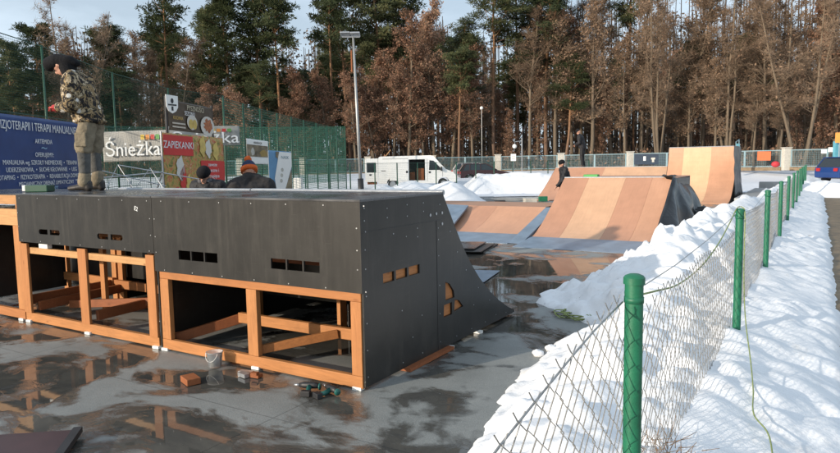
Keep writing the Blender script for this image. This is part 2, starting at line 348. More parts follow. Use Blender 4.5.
def bank_h(x, y):
    n1 = noise.fractal(Vector((x * .9, y * .9, 1.3)), 1, 2, 3); n2 = noise.fractal(Vector((x * 3.1, y * 3.1, 4.1)), 1, 2, 3); n3 = noise.fractal(Vector((x * 9, y * 9, 2.2)), .9, 2, 3)
    lx = lerp(y, LEFT) + .12 * n1 + .10 * n2 + .02 * n3; cx = lerp(y, CX); ch = lerp(y, CREST) * (1 + .16 * n1)
    rx = .27 + .05 * n1 + .05 * n2
    if x < lx: return -.02 - .9 * min(.3, lx - x)
    if x > rx: return -.02 - .9 * min(.3, x - rx)
    if x < cx:
        t = (x - lx) / max(.05, cx - lx); ed = 1 - math.exp(-(x - lx) / .07); h = .11 * ed + (ch - .11) * sm(t) ** 1.25
    else:
        t = (x - cx) / (rx - cx); hf = .30 + .05 * n1
        if x < -.45: u = (x - cx) / (-.45 - cx); h = ch + (hf - ch) * sm(u)
        else: u = (x + .45) / (rx + .45); h = hf * (1 - u * .62) * (1 - math.exp(-(rx - x) / .05))
    e = min(1, (x - lx) / .22, (rx - x) / .12)
    vor = noise.voronoi(Vector((x * 3.6 + .3 * n2, y * 3.6, .5)))[0]; v2 = noise.voronoi(Vector((x * 8 + .3 * n2, y * 8, 2.5)))[0]
    k = 1.0 if x < -.6 else .42
    k *= 1 + .8 * min(1, max(0, -1.3 - x) * 2); h += e * k * (.042 * n2 + .008 * n3 + .24 * (.45 - vor[0]) * (.35 + .9 * max(0, n1 + .35)) + .035 * (.5 - v2[0]))
    return h - .02
mb = MB()
def bank(y0, y1, st, stx):
    nx = int(3.6 / stx); ny = int((y1 - y0) / st)
    mb.grid(lambda u, v: (lambda x, y: (x, y, bank_h(x, y)))(-3.2 + 3.65 * u, y0 + (y1 - y0) * v), nx, ny)
bank(1.2, 7.0, .028, .026); bank(7.0, 14.0, .05, .035); bank(14.0, 60, .16, .08)
struct(build(mb, 'snow_bank', M['snow'], smooth=True, fixn=False))

# scattered lumps of snow
rng = random.Random(5)
def lump(c, r, label):
    m_ = MB(); m_.ball((0, 0, 0), 1, 14, 10); m_.v = [tuple(Vector(v) * (r * (1 + .35 * noise.noise(Vector(v) * 1.7 + Vector((c[0], c[1], 0)))))) for v in m_.v]
    o = build(m_, 'snow_lump', M['snow'], smooth=True); o.location = (c[0], c[1], r * .55); o.scale = (1.15, 1, .8); tag(o, label, 'snow lump', 'snow lumps at the foot of the bank')
lump((-1.93, 5.30), .045, 'rounded snow lump farther of the two beside the near bank edge')
lump((-1.98, 5.12), .042, 'small snow lump nearest the camera on the wet concrete')
lump((-1.90, 5.18), .026, 'tiny crumb of snow touching the near bank edge')
def pile(px, d, r, h, label, sy=1, seed=0):
    m_ = MB(); nr, na = 18, 48
    c0 = gp(px, d); vs = []
    for j in range(nr + 1):
        for i in range(na):
            a = 2 * math.pi * i / na; t = j / nr; rr = r * t; x = rr * math.cos(a); y = rr * math.sin(a) * sy
            z = h * (1 - t) ** .9 * (1 + .25 * math.sin(3 * t)) * (1 + .15 * noise.noise(Vector((x * .6, y * .6, seed)))) + (.09 * noise.fractal(Vector((x * 1.9, y * 1.9, seed)), 1, 2, 4)) * (1 - t ** 4) - .03 * t
            q_ = Rh * x + Fh * y; vs.append((q_.x, q_.y, z))
    fs = [(j * na + i, j * na + (i + 1) % na, (j + 1) * na + (i + 1) % na, (j + 1) * na + i) for j in range(nr) for i in range(na)]
    m_.add(vs, fs); o = build(m_, 'snow_pile', M['snow'], smooth=True, fixn=False); o.location = c0; tag(o, label, 'snow pile', 'heaps of cleared snow'); return o
pile(446, 27.5, 1.75, .86, 'pointed snow heap right of the others, nearest the quarter pipe tip', 1, 3)
pile(415, 30.5, 2.3, .84, 'bumpy snow heap in front of the van sliding door', 1, 7)
pile(388, 30, 2.2, .66, 'low snow heap in front of the van rear', 1, 9)
m_ = MB()
def ridge(u, v):
    px = 452 + 175 * u; t = abs(v * 2 - 1); d = 33.5 + 4.2 * v; p = gp(px, d)
    h = (1.0 + .14 * noise.fractal(p * .5, 1, 2, 3)) * (1 - t ** 2.2) * min(1, u * 7, (1 - u) * 5 + .3) + .09 * noise.fractal(p * 1.8, 1, 2, 4) * (1 - t ** 4)
    return (p.x, p.y, h - .02 * t)
m_.grid(ridge, 120, 24); tag(build(m_, 'snow_ridge', M['snow'], smooth=True, fixn=False), 'long ridge of ploughed snow between the parked cars and the ramps', 'snow ridge')
o = pile(829, 33, 1.8, .62, 'snow heap at the end of the dirt path before the blue car', 1.3, 12); pile(806, 37, 1.5, .5, 'rounded snow heap where the mesh fence ends', 1.2, 15)

# ------------------------------------------------------------------ front ramp modules
YF = 3.70; HT = 1.387
PROF = [(4.883, 1.387), (4.95, 1.287), (5.02, 1.19), (5.094, 1.085), (5.23, .90), (5.382, .725), (5.58, .54), (5.814, .365), (6.03, .235), (6.255, .12), (6.42, .055)]
def circle_pts(x, z, r, n=10, a0=0): return [(x + r * math.cos(2 * math.pi * i / n), z + r * math.sin(2 * math.pi * i / n)) for i in range(n)]
def rect(x0, x1, z0, z1): return [(x0, z0), (x1, z0), (x1, z1), (x0, z1)]
def slot(x0, x1, z0, z1, left):
    r = (z1 - z0) / 2; zc = (z0 + z1) / 2; p = []
    if left:
        p = [(x0 + r + r * math.cos(a), zc + r * math.sin(a)) for a in [math.pi / 2 + math.pi * i / 8 for i in range(9)]] + [(x1, z0), (x1, z1)]
    else:
        p = [(x0, z1), (x0, z0)] + [(x1 - r + r * math.cos(a), zc + r * math.sin(a)) for a in [-math.pi / 2 + math.pi * i / 8 for i in range(9)]]
    return p
def transition(x0, x1, mat, parent):
    t = MB(); pr = [(y, z - .012) for y, z in PROF]; lo = [(y - .012, z - .03) for y, z in PROF][::-1]; lo[0] = (lo[0][0], .012)
    t.prism([pr + lo], 'x', x0, x1); return build(t, 'transition', mat, parent)
def screws(parent, pts, nrm, mat='galv'):
    s_ = MB()
    for p in pts:
        p = Vector(p); n = Vector(nrm); s_.cyl(p, p + n * .003, .0052, 6)
    build(s_, 'screws', M[mat], parent)
def shim(parent, x, y, sx=.075, sy=.055):
    m_ = MB(); m_.obx((x, y, .014), sx, sy, .024, .1); build(m_, 'shim', M['white'], parent)
Bv = .004
def bl(parent, name, mat, *b): m_ = MB(); m_.bx(*b); return build(m_, name, M[mat], parent, bevel=Bv)
def br_(parent, name, mat, a, b, w_, h_): m_ = MB(); m_.beam(a, b, w_, h_); return build(m_, name, M[mat], parent, bevel=Bv)

# right module, with the curved black side
q = thing('quarter_pipe', 'black quarter pipe with a curved closed side, rightmost of the joined row', 'skate ramp', (-3.9, 5, 0), 0, 'joined quarter pipe modules')
x0, x1 = -5.045, -2.785
m_ = MB()
m_.prism([rect(-5.075, -2.757, .727, HT), *[rect(a, a + .155, .852, .934) for a in (-4.743, -4.574, -4.405)], *[rect(a, a + .155, .85, .932) for a in (-3.640, -3.470, -3.300)]], 'y', YF - .018, YF)
build(m_, 'front_panel', M['black'], q)
prof = [(YF, .028), (YF, 1.387)] + PROF + [(6.43, .03)]
sq = [rect(3.95, 4.10, .757, .832), rect(4.125, 4.285, .757, .832), rect(4.31, 4.475, .757, .832)]
tri = [[(4.905, .445), (5.07, .445), (5.055, .51), (4.98, .585), (4.905, .612)], [(4.865, .30), (5.02, .30), (5.02, .41), (4.875, .41)], [(5.06, .315), (5.235, .33), (5.16, .40), (5.075, .425)]]
m_ = MB(); m_.prism([prof] + sq + tri, 'x', -2.775, -2.757); sp_ = build(m_, 'side_panel', M['black'], q)
m_ = MB(); m_.prism([prof], 'x', -5.075, -5.058); build(m_, 'inner_side_panel', M['black'], q)
# overlapping upper strip of the side (a seam runs below the deck)
m_ = MB(); m_.bx(-2.757, -2.7545, YF, 4.86, 1.165, 1.169); m_.bx(-2.757, -2.7545, 4.76, 4.764, .03, 1.165); build(m_, 'panel_seam', M['dark'], q)
m_ = MB(); m_.bx(-5.075, -2.752, YF - .022, 4.885, HT, HT + .018); build(m_, 'deck', M['deck'], q, bevel=.003)
m_ = MB(); m_.tube([(-5.07, 4.90, HT + .012), (-2.76, 4.90, HT + .012)], .024, 10); build(m_, 'coping', M['galv'], q)
transition(x0 - .01, -2.777, M['black'], q)
bl(q, 'rail', 'lumx', -5.03, -2.776, YF - .014, YF + .032, .017, .108); bl(q, 'rail', 'lumx', -5.03, -2.776, YF - .01, YF + .035, .662, .726)
for a, b in ((-5.03, -4.915), (-3.94, -3.825), (-2.872, -2.777)): bl(q, 'post', 'lumz', a, b, YF - .012, YF + .034, .109, .661)
br_(q, 'beam', 'lumx', (-4.60, 4.22, .24), (-2.78, 4.22, .24), .045, .095)
br_(q, 'beam', 'lumy', (-3.86, 3.76, .15), (-3.40, 4.19, .235), .045, .07)
br_(q, 'beam', 'lumred', (-4.99, 3.80, .09), (-4.62, 4.25, .22), .045, .09)
m_ = MB(); m_.bx(-5.03, -2.79, 4.93, 4.942, .30, 1.30); build(m_, 'back_panel', M['black'], q)
for x in (-5.0, -3.88, -2.81): bl(q, 'post', 'lumz', x - .022, x + .022, 4.80, 4.90, .03, 1.36); bl(q, 'joist', 'lumy', x - .02, x + .02, YF + .04, 4.79, 1.27, 1.36)
for x in (-3.88,): m_ = MB(); m_.prism([[(4.95, .03)] + [(y, z - .06) for y, z in PROF[1:-1]] + [(6.3, .03)]], 'x', x - .009, x + .009); build(m_, 'rib', M['black'], q)
br_(q, 'beam', 'lumy', (-2.83, 4.85, .62), (-2.83, 5.35, .30), .03, .12); bl(q, 'ledger', 'lumy', -2.80, -2.777, 3.76, 4.78, .74, .90); bl(q, 'ledger', 'lumy', -2.80, -2.777, 4.84, 5.25, .30, .62)
bl(q, 'ledger', 'lumred', -4.8, -3.1, 4.3, 4.345, .78, .90)
br_(q, 'beam', 'lumy', (-4.0, 6.0, .06), (-2.79, 4.8, .06), .09, .045)
m_ = MB(); m_.bx(-2.8, -2.70, 4.22, 4.95, .004, .03); build(m_, 'base_board', M['lumred'], q)
for x, y in ((-5.0, YF), (-3.86, YF), (-2.83, YF + .005), (-2.75, 4.95), (-2.76, 5.55), (-2.76, 4.45)): shim(q, x, y)
pts = [(x, YF - .019, z) for z in (.745, 1.36) for x in [-5.04 + .1 + .37 * i for i in range(7)]] + [(x, YF - .019, z) for x in (-5.045, -2.79) for z in (.9, 1.04, 1.2)]
screws(q, pts, (0, -1, 0))
pts = [(-2.757, y, z) for y, z in [(3.73, 1.34), (3.73, 1.25), (3.74, 1.17), (3.73, 1.04), (3.73, .9), (3.73, .7), (3.73, .5), (3.73, .3), (3.73, .1), (4.02, 1.32), (4.02, 1.25), (4.3, 1.33), (4.3, 1.24), (4.55, 1.33), (4.55, 1.26), (4.82, 1.30), (4.1, 1.12), (4.28, 1.08), (4.45, 1.13), (4.45, 1.06), (4.79, 1.1), (4.79, 1.0), (4.79, .86), (4.8, .6), (4.8, .35), (4.8, .1),
      (4.2, .08), (4.5, .08), (5.1, .08), (5.4, .08), (5.7, .08), (5.95, .1), (6.2, .07), (5.0, 1.05), (5.13, .85), (5.3, .66), (5.55, .45), (5.8, .28), (4.2, .5), (4.5, .4), (4.35, .25), (5.45, .30)]]
screws(q, pts, (1, 0, 0))
m_ = MB()
for y, z in ((4.66, 1.22), (4.76, 1.225), (4.86, 1.225), (4.86, 1.13)): m_.cyl((-2.757, y, z), (-2.753, y, z), .013, 8)
build(m_, 'bolt', M['galv'], q)

# middle module
q = thing('quarter_pipe', 'black panelled ramp module with two oval slots and open timber frame, middle of the row', 'skate ramp', (-6.2, 5, 0), 0, 'joined quarter pipe modules')
m_ = MB(); m_.prism([rect(-7.372, -5.080, .885, HT), slot(-6.965, -6.80, .982, 1.036, 1), slot(-6.755, -6.575, .982, 1.036, 0), slot(-5.93, -5.755, .980, 1.034, 1), slot(-5.715, -5.53, .980, 1.034, 0)], 'y', YF - .018, YF)
build(m_, 'front_panel', M['black'], q)
m_ = MB(); m_.bx(-7.372, -5.08, YF - .022, 4.885, HT, HT + .016); build(m_, 'deck', M['deck'], q, bevel=.003)
m_ = MB(); m_.tube([(-7.36, 4.90, HT + .01), (-5.09, 4.90, HT + .01)], .024, 10); build(m_, 'coping', M['galv'], q)
transition(-7.36, -5.09, M['black'], q)
m_ = MB(); m_.prism([[(4.86, .03), (4.86, 1.36)] + [(y, z - .04) for y, z in PROF[1:-1]] + [(6.3, .03)]], 'x', -7.36, -7.345); build(m_, 'rib', M['black'], q)
m_ = MB(); m_.prism([[(4.86, .03), (4.86, 1.36)] + [(y, z - .04) for y, z in PROF[1:-1]] + [(6.3, .03)]], 'x', -6.21, -6.195); build(m_, 'rib', M['black'], q)
m_ = MB(); m_.prism([[(YF + .04, .04), (YF + .04, 1.36), (4.85, 1.36), (4.85, .04)]], 'x', -5.092, -5.080); build(m_, 'inner_side_panel', M['black'], q)
bl(q, 'rail', 'lumpale', -7.37, -5.095, YF + .012, YF + .057, .757, .824); bl(q, 'rail', 'lumx', -7.37, -5.095, YF - .004, YF + .041, .012, .104)
for i, (a, b) in enumerate(((-7.372, -7.235), (-6.295, -6.155), (-5.215, -5.095))): bl(q, 'post', 'lumz', a, b, YF - .016, YF + .011, .105, .866)
for x in (-7.30, -6.22, -5.13): bl(q, 'joist', 'lumy', x - .02, x + .02, YF + .06, 4.79, 1.27, 1.36); bl(q, 'post', 'lumz', x - .045, x + .045, 4.80, 4.85, .03, 1.36)
bl(q, 'post', 'lumz', -6.05, -5.97, 4.3, 4.345, .03, 1.27); bl(q, 'post', 'lumz', -6.92, -6.84, 4.3, 4.345, .03, 1.27)
for x, z in ((-7.24, .20), (-6.16, .21), (-5.13, .20)): br_(q, 'beam', 'lumred', (x, YF + .07, z - .03), (x, 5.0, z), .045, .10)
br_(q, 'beam', 'lumx', (-7.36, 4.77, .24), (-5.1, 4.77, .24), .045, .10); br_(q, 'beam', 'lumred', (-7.2, 4.1, .13), (-5.12, 4.55, .30), .045, .085)
br_(q, 'beam', 'lumpale', (-6.0, 4.4, .10), (-5.5, 5.0, .62), .045, .09); bl(q, 'ledger', 'lumx', -7.36, -5.10, 4.0, 4.045, .95, 1.05); m_ = MB(); m_.bx(-7.34, -5.10, 4.905, 4.917, .30, 1.30); build(m_, 'back_panel', M['black'], q)
m_ = MB(); m_.bx(-7.02, -6.86, YF + .0, YF + .05, .83, .875); build(m_, 'tape', M['white'], q)
for x, y in ((-7.3, YF), (-6.2, YF), (-5.13, YF), (-6.0, 4.4)): shim(q, x, y)
screws(q, [(x, YF - .019, z) for z in (.905, 1.36) for x in [-7.3 + .36 * i for i in range(7)]] + [(x, YF - .019, z) for x in (-7.35, -5.11) for z in (1.05, 1.2)], (0, -1, 0))
def text_mesh(s, size, mat, name, origin, right, up, parent=None, align='CENTER', extrude=.001, sx=1):
    cu = bpy.data.curves.new('t', 'FONT'); cu.body = s; cu.size = size; cu.align_x = align; cu.align_y = 'CENTER'; cu.extrude = extrude; cu.resolution_u = 3
    o = bpy.data.objects.new('t', cu); C.objects.link(o); dg = bpy.context.evaluated_depsgraph_get(); dg.update()
    me = bpy.data.meshes.new_from_object(o.evaluated_get(dg)); bpy.data.objects.remove(o)
    r = Vector(right).normalized(); u = Vector(up).normalized(); n = r.cross(u); og = Vector(origin)
    off = worig(parent) if parent else Vector((0, 0, 0))
    for v in me.vertices: v.co = og + r * (v.co.x * sx) + u * v.co.y + n * v.co.z - off
    me.materials.clear(); me.materials.append(mat); x = bpy.data.objects.new(name, me); x.name = name; C.objects.link(x)
    if parent: x.parent = parent
    return x
M['ink'] = simple('white_lettering', (.78, .80, .80), .6, .05, 5)
text_mesh('E2', .055, M['ink'], 'lettering', (-5.30, YF - .0195, 1.285), (1, 0, -.25), (.25, 0, 1), q)

# left module (mostly outside the picture): bare timber
q = thing('quarter_pipe', 'unpanelled ramp module showing bare timber rails, at the left edge', 'skate ramp', (-8.5, 5, 0), 0, 'joined quarter pipe modules')
bl(q, 'rail', 'lumpale', -9.64, -7.376, YF - .01, YF + .035, 1.285, 1.385); bl(q, 'rail', 'lumpale', -9.64, -7.376, YF - .01, YF + .035, 1.055, 1.235); bl(q, 'rail', 'lumx', -9.64, -7.376, YF - .01, YF + .035, .02, .118)
for a, b in ((-9.64, -9.5), (-8.56, -8.42), (-7.52, -7.378)): bl(q, 'post', 'lumz', a, b, YF - .0, YF + .034, .119, 1.054)
for x in (-7.43, -8.5, -9.6): bl(q, 'post', 'lumz', x - .045, x + .045, 4.80, 4.85, .03, 1.36); br_(q, 'beam', 'lumred', (x, YF + .05, .22), (x, 5.0, .24), .045, .10)
br_(q, 'beam', 'lumx', (-9.6, 4.77, .26), (-7.39, 4.77, .26), .045, .10)
m_ = MB(); m_.bx(-9.64, -7.376, YF + .04, 4.885, HT - .01, HT + .008); build(m_, 'deck', M['deck'], q)
transition(-9.6, -7.39, M['black'], q)
m_ = MB(); m_.prism([[(4.86, .03), (4.86, 1.36)] + [(y, z - .04) for y, z in PROF[1:-1]] + [(6.3, .03)]], 'x', -7.40, -7.39); build(m_, 'rib', M['black'], q)
m_ = MB(); m_.bx(-9.6, -7.41, 4.905, 4.917, .12, 1.30); build(m_, 'back_panel', M['black'], q)
m_ = MB(); m_.bx(-8.47, -8.45, YF + .1, 4.78, .12, 1.0); build(m_, 'rib', M['black'], q)
shim(q, -7.45, YF)

# ------------------------------------------------------------------ far ramps
def curve_prof(y0, y1, h, n=14, k=1.0):
    out = []
    L = y1 - y0
    for i in range(n + 1):
        t = i / n; out.append((y0 + L * t, h * (t ** (1 + k * .9) * .72 + .28 * t)))
    return out
def strip_ramp(parent, cuts, mats, y0, y1, h, prof, th=.02):
    for (a, b), mt in zip(zip(cuts, cuts[1:]), mats):
        m_ = MB(); lo = [(y, max(0.003, z - th)) for y, z in prof][::-1]; m_.prism([prof + lo], 'x', a + .0015, b - .0015); build(m_, 'ramp_sheet', M[mt], parent, smooth=False)
# main ramp
q = thing('bank_ramp', 'large tan striped ramp with a black tarpaulin over its right side', 'skate ramp', (-3.8, 12.5, 0), 0, 'tan skate ramps')
pr = [(12.62 + 2.08 * t, .10 + 1.17 * (.42 * t + 1.02 * t * t - .44 * t ** 3)) for t in [i / 16 for i in range(17)]]
strip_ramp(q, (-5.03, -4.45, -3.62, -3.05, -2.64), ('rampA', 'rampB', 'rampA', 'rampC'), 0, 0, 0, pr)
m_ = MB(); m_.prism([[(11.62, .006), (12.64, .105), (12.64, .004), (11.62, .002)]], 'x', -5.03, -2.64); build(m_, 'steel_threshold', M['steel'], q)
side = [(y, z - .025) for y, z in pr] + [(16.9, 1.22), (16.9, .0), (12.2, .0)]
for nm, a in (('side_panel', -5.03), ('side_panel', -2.66)): m_ = MB(); m_.prism([side], 'x', a, a + .02); build(m_, nm, M['black'], q)
m_ = MB(); m_.bx(-5.03, -2.64, 14.7, 16.9, 1.24, 1.262); build(m_, 'deck', M['rampA'], q)
m_ = MB(); m_.tube([(-5.03, 14.71, 1.268), (-2.64, 14.71, 1.268)], .02, 8); build(m_, 'coping', M['galv'], q)
m_ = MB(); m_.bx(-5.03, -2.64, 16.9, 16.92, 0, 1.24); build(m_, 'back_panel', M['black'], q)
# tarpaulin, a crumpled sheet hung from the ramp edge
def tarp(u, v):
    y = 12.35 + 5.3 * u; top = lerp(y, [(12.3, .08), (13, .32), (13.7, .72), (14.5, 1.24), (14.8, 1.30), (16.2, 1.27), (17.0, 1.06), (17.65, .62)])
    f = noise.fractal(Vector((y * 1.4, v * 1.6, .7)), 1, 2, 2); g = math.sin(y * 4.2 + v * 2.6 + 2 * noise.noise(Vector((y, v, 0)))) 
    x = -2.66 + (.05 + .34 * v ** .8 + .17 * f * v ** .7 + .10 * g * v ** .7) + (.04 if v > .02 else 0)
    if y > 14.6: x -= .25 * (1 - v) ** 3
    z = top * (1 - v) + .04 * f * (1 - v) + .01
    if u > .72: z = max(z, top - .75 - .2 * f + .0 * v) if v > .7 else z
    return (x, y, z + .012)
m_ = MB(); m_.grid(tarp, 90, 34); tp = NM('black_tarpaulin'); tp.col((.007, .008, .010)).set(.28, .5); tp.bump(tp.noise(tp.coord(), 2.2, 2, .5, 1.5), .04, .5)
o = build(m_, 'tarpaulin', tp.m, None, smooth=True, fixn=False); md = o.modifiers.new('thick', 'SOLIDIFY'); md.thickness = .006
tag(o, 'crumpled black tarpaulin draped over the right side of the large tan ramp', 'tarpaulin')
# small low ramp
q = thing('bank_ramp', 'low tan ramp with a blue steel strip at its foot, left of the large ramp', 'skate ramp', (-6.8, 12.5, 0), 0, 'tan skate ramps')
pr = [(12.92 + 1.35 * t, .10 + .505 * (.6 * t + .4 * t * t)) for t in [i / 10 for i in range(11)]]
strip_ramp(q, (-10.2, -7.75, -6.55, -5.33), ('rampC', 'rampA', 'rampC'), 0, 0, 0, pr)
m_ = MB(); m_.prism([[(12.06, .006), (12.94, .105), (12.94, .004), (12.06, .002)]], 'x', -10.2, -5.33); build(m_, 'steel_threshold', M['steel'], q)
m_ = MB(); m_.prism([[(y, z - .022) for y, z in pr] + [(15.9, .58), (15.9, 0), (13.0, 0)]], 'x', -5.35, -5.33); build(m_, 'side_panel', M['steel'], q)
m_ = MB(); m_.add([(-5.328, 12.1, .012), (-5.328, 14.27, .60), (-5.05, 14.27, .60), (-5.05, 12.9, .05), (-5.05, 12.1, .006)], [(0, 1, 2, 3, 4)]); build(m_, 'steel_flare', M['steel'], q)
m_ = MB(); m_.bx(-10.2, -5.35, 14.27, 15.9, .585, .605); build(m_, 'deck', M['rampC'], q)
m_ = MB(); m_.bx(-10.2, -5.35, 15.9, 15.92, 0, .585); build(m_, 'back_panel', M['black'], q)
# blue-grey wedge added as a dark patch on the low ramp's left
q = thing('blue_grey_wedge', 'blue-grey wedge leaning over the low tan ramp', 'ramp plate', (-7.6, 13.4, 0))
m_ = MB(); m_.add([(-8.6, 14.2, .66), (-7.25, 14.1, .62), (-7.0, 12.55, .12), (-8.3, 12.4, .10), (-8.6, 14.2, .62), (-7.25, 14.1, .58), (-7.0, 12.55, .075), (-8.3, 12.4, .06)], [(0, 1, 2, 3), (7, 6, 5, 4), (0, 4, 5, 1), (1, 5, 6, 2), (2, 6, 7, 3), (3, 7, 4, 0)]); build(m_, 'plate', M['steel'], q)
# back row: two low banks and a tall quarter
q = thing('bank_ramp', 'long low tan ramp in the far row, person in black standing on its deck', 'skate ramp', (-7.8, 27, 0), 0, 'tan skate ramps')
pr = [(26.1 + 2.6 * t, .03 + 1.33 * (t ** 1.25)) for t in [i / 12 for i in range(13)]]
strip_ramp(q, (-10.25, -7.97, -5.31), ('rampA', 'rampB'), 0, 0, 0, pr)
for a in (-10.27, -5.33): m_ = MB(); m_.prism([[(y, z - .025) for y, z in pr] + [(30.3, 1.33), (30.3, 0), (26.2, 0)]], 'x', a, a + .018); build(m_, 'side_panel', M['black'], q)
m_ = MB(); m_.bx(-10.25, -5.31, 28.7, 30.3, 1.335, 1.356); build(m_, 'deck', M['deck'], q)
m_ = MB(); m_.tube([(-10.25, 28.71, 1.365), (-5.31, 28.71, 1.365)], .02, 8); build(m_, 'coping', M['galv'], q)
q = thing('quarter_pipe', 'tall curved tan quarter pipe at the back right of the park', 'skate ramp', (-4, 27, 0), 0, 'tan skate ramps')
pr = []
for i in range(19):
    a = R(84) * i / 18; pr.append((26.0 + 2.55 * math.sin(a) / math.sin(R(84)), .03 + 2.09 * (1 - math.cos(a)) / (1 - math.cos(R(84)))))
strip_ramp(q, (-5.29, -4.72, -3.32 - .35, -2.75), ('rampC', 'rampP', 'rampC'), 0, 0, 0, pr, .03)
for a in (-5.30, -2.75): m_ = MB(); m_.prism([[(y, z - .03) for y, z in pr] + [(29.9, 2.10), (29.9, 0), (26.2, 0)]], 'x', a - .01, a + .012); build(m_, 'side_panel', M['black'], q)
m_ = MB(); m_.bx(-5.29, -2.75, 28.56, 29.9, 2.10, 2.125); build(m_, 'deck', M['deck'], q)
m_ = MB(); m_.tube([(-5.29, 28.57, 2.13), (-2.75, 28.57, 2.13)], .022, 8); build(m_, 'coping', M['galv'], q)
m_ = MB(); [m_.tube([(x, 29.85, 2.12), (x, 29.85, 2.42)], .02, 6) for x in (-2.8,)]; m_.tube([(-2.8, 28.7, 2.3), (-2.8, 29.85, 2.42)], .018, 6); m_.tube([(-2.8, 28.7, 2.12), (-2.8, 28.7, 2.3)], .018, 6); build(m_, 'guard_rail', M['bluegrey'], q)
m_ = MB(); m_.grid(lambda u, v: (-2.72 + .04 * noise.noise(Vector((u * 6, v * 5, 0))) + .12 * v * v, 27.2 + 2.6 * u, 2.13 * (1 - v * .97)), 30, 20)
o = build(m_, 'tarpaulin', tp.m, smooth=True, fixn=False); tag(o, 'dark tarpaulin hanging down the right side of the tall quarter pipe', 'tarpaulin')
# flat items on the slab
def flat_sheet(pts, z, th, mat, label, cat='sheet', name='plywood_sheet', grp=None):
    m_ = MB(); n = len(pts); m_.prism([pts], 'z', z, z + th); o = build(m_, name, mat, bevel=.003); tag(o, label, cat, grp); return o
flat_sheet([(-6.5, 11.45), (-5.45, 11.9), (-5.15, 10.6), (-6.3, 10.2)], .006, .018, M['black'], 'bottom dark plywood sheet of the stack lying before the low ramp', grp='stacked dark plywood sheets')
flat_sheet([(-6.35, 11.35), (-5.4, 11.62), (-5.12, 10.42), (-6.2, 10.1)], .04, .018, M['black'], 'middle dark plywood sheet of the stack lying before the low ramp', grp='stacked dark plywood sheets')
flat_sheet([(-6.4, 11.2), (-5.55, 11.55), (-5.3, 10.5), (-6.15, 10.25)], .075, .018, M['deck'], 'top dark plywood sheet of the stack lying before the low ramp', grp='stacked dark plywood sheets')
flat_sheet([(-4.75, 8.7), (-4.05, 8.9), (-3.86, 7.95), (-4.6, 7.6)], .012, .008, M['steel'], 'pale blue-grey sheet lying on the wet slab beyond the quarter pipe tip', 'steel plate', 'blue_grey_plate')  # thin blue-grey sheet added as a pale patch on the slab
o = flat_sheet([(-4.35, 1.78), (-3.865, 2.17), (-3.30, 1.60), (-3.8, 1.2)], .03, .02, M['lumred'], 'dark maroon board with a black edge in the lower left corner', 'board', 'board')
mt = simple('maroon_board', (.045, .018, .02), .4, .2, 7); o.data.materials.clear(); o.data.materials.append(mt)
m_ = MB(); m_.beam((-3.86, 2.19, .045), (-3.28, 1.61, .045), .05, .035); e_ = build(m_, 'edge_strip', M['dark'], o)

# ------------------------------------------------------------------ small items by the frame
m_ = MB(); m_.obx((-4.06, 3.20, .028), .155, .105, .05, -.35); tag(build(m_, 'wood_block', M['lumred'], bevel=.004), 'short reddish wood offcut lying alone on the wet slab', 'wood block')
q = thing('plastic_bucket', 'small clear plastic bucket leaning against the bottom rail', 'bucket', (-4.21, 3.57, .006))
gm = NM('clear_plastic'); gm.col((.8, .83, .85)).set(.12, .6); gm.b.inputs['Transmission Weight'].default_value = .7; gm.b.inputs['IOR'].default_value = 1.2
m_ = MB(); N = 20
def ringp(r, z): return [(r * math.cos(2 * math.pi * i / N), r * math.sin(2 * math.pi * i / N), z) for i in range(N)]
vs = ringp(.052, 0) + ringp(.066, .12) + ringp(.070, .12) + ringp(.070, .126) + ringp(.064, .126) + ringp(.050, .004)
fs = [(j * N + i, j * N + (i + 1) % N, (j + 1) * N + (i + 1) % N, (j + 1) * N + i) for j in range(5) for i in range(N)] + [tuple(range(N))[::-1], tuple(5 * N + i for i in range(N))]
m_.add(vs, fs); build(m_, 'tub', gm.m, q, world=False, smooth=True)
m_ = MB(); m_.tube([(.068 * math.cos(a), -.03 - .03 * math.sin(a), .12 - .07 * math.sin(a)) for a in [math.pi * i / 10 for i in range(11)]], .002, 5); build(m_, 'handle', M['white'], q, world=False)
m_ = MB(); m_.ball((0, 0, .022), (.046, .046, .018)); build(m_, 'contents', M['conc'], q, world=False, smooth=True)
q = thing('metal_bracket', 'small folded metal bracket with an orange block by the middle shim', 'bracket', (-3.80, 3.52, 0))
m_ = MB(); m_.obx((-3.85, 3.57, .02), .12, .05, .006, .2); m_.obx((-3.80, 3.50, .02), .10, .05, .03, -.2); build(m_, 'plate', M['galv'], q); m_ = MB(); m_.obx((-3.70, 3.52, .04), .05, .045, .02, .3); m_.obx((-3.72, 3.54, .017), .11, .06, .024, .1); build(m_, 'block', M['lumred'], q)
def tool(x, y, rz, label):
    q = thing('cordless_tool', label, 'power tool', (x, y, 0), rz, 'hand tools lying at the corner of the ramp')
    tg = M['toolgreen']
    a = MB(); a.tube([(-.07, 0, .035), (-.03, 0, .037), (.05, 0, .036), (.085, 0, .034)], [.018, .025, .024, .015], 12); build(a, 'body', M['dark'], q, world=False, smooth=True)
    a = MB(); a.tube([(0, .02, .03), (-.01, .075, .022), (-.012, .11, .022)], [.02, .016, .018], 10); a.tube([(-.07, .0, .030), (-.078, 0, .030)], [.026, .025], 14); build(a, 'grip', tg, q, world=False, smooth=True)
    a = MB(); a.tube([(.085, 0, .034), (.125, 0, .034)], [.011, .008], 8); build(a, 'chuck', M['galv'], q, world=False, smooth=True)
    a = MB(); a.obx((-.015, .13, .022), .07, .045, .04); build(a, 'battery', M['dark'], q, world=False, bevel=.004)
M['toolgreen'] = simple('teal_plastic', (.02, .13, .11), .4, .1, 6)
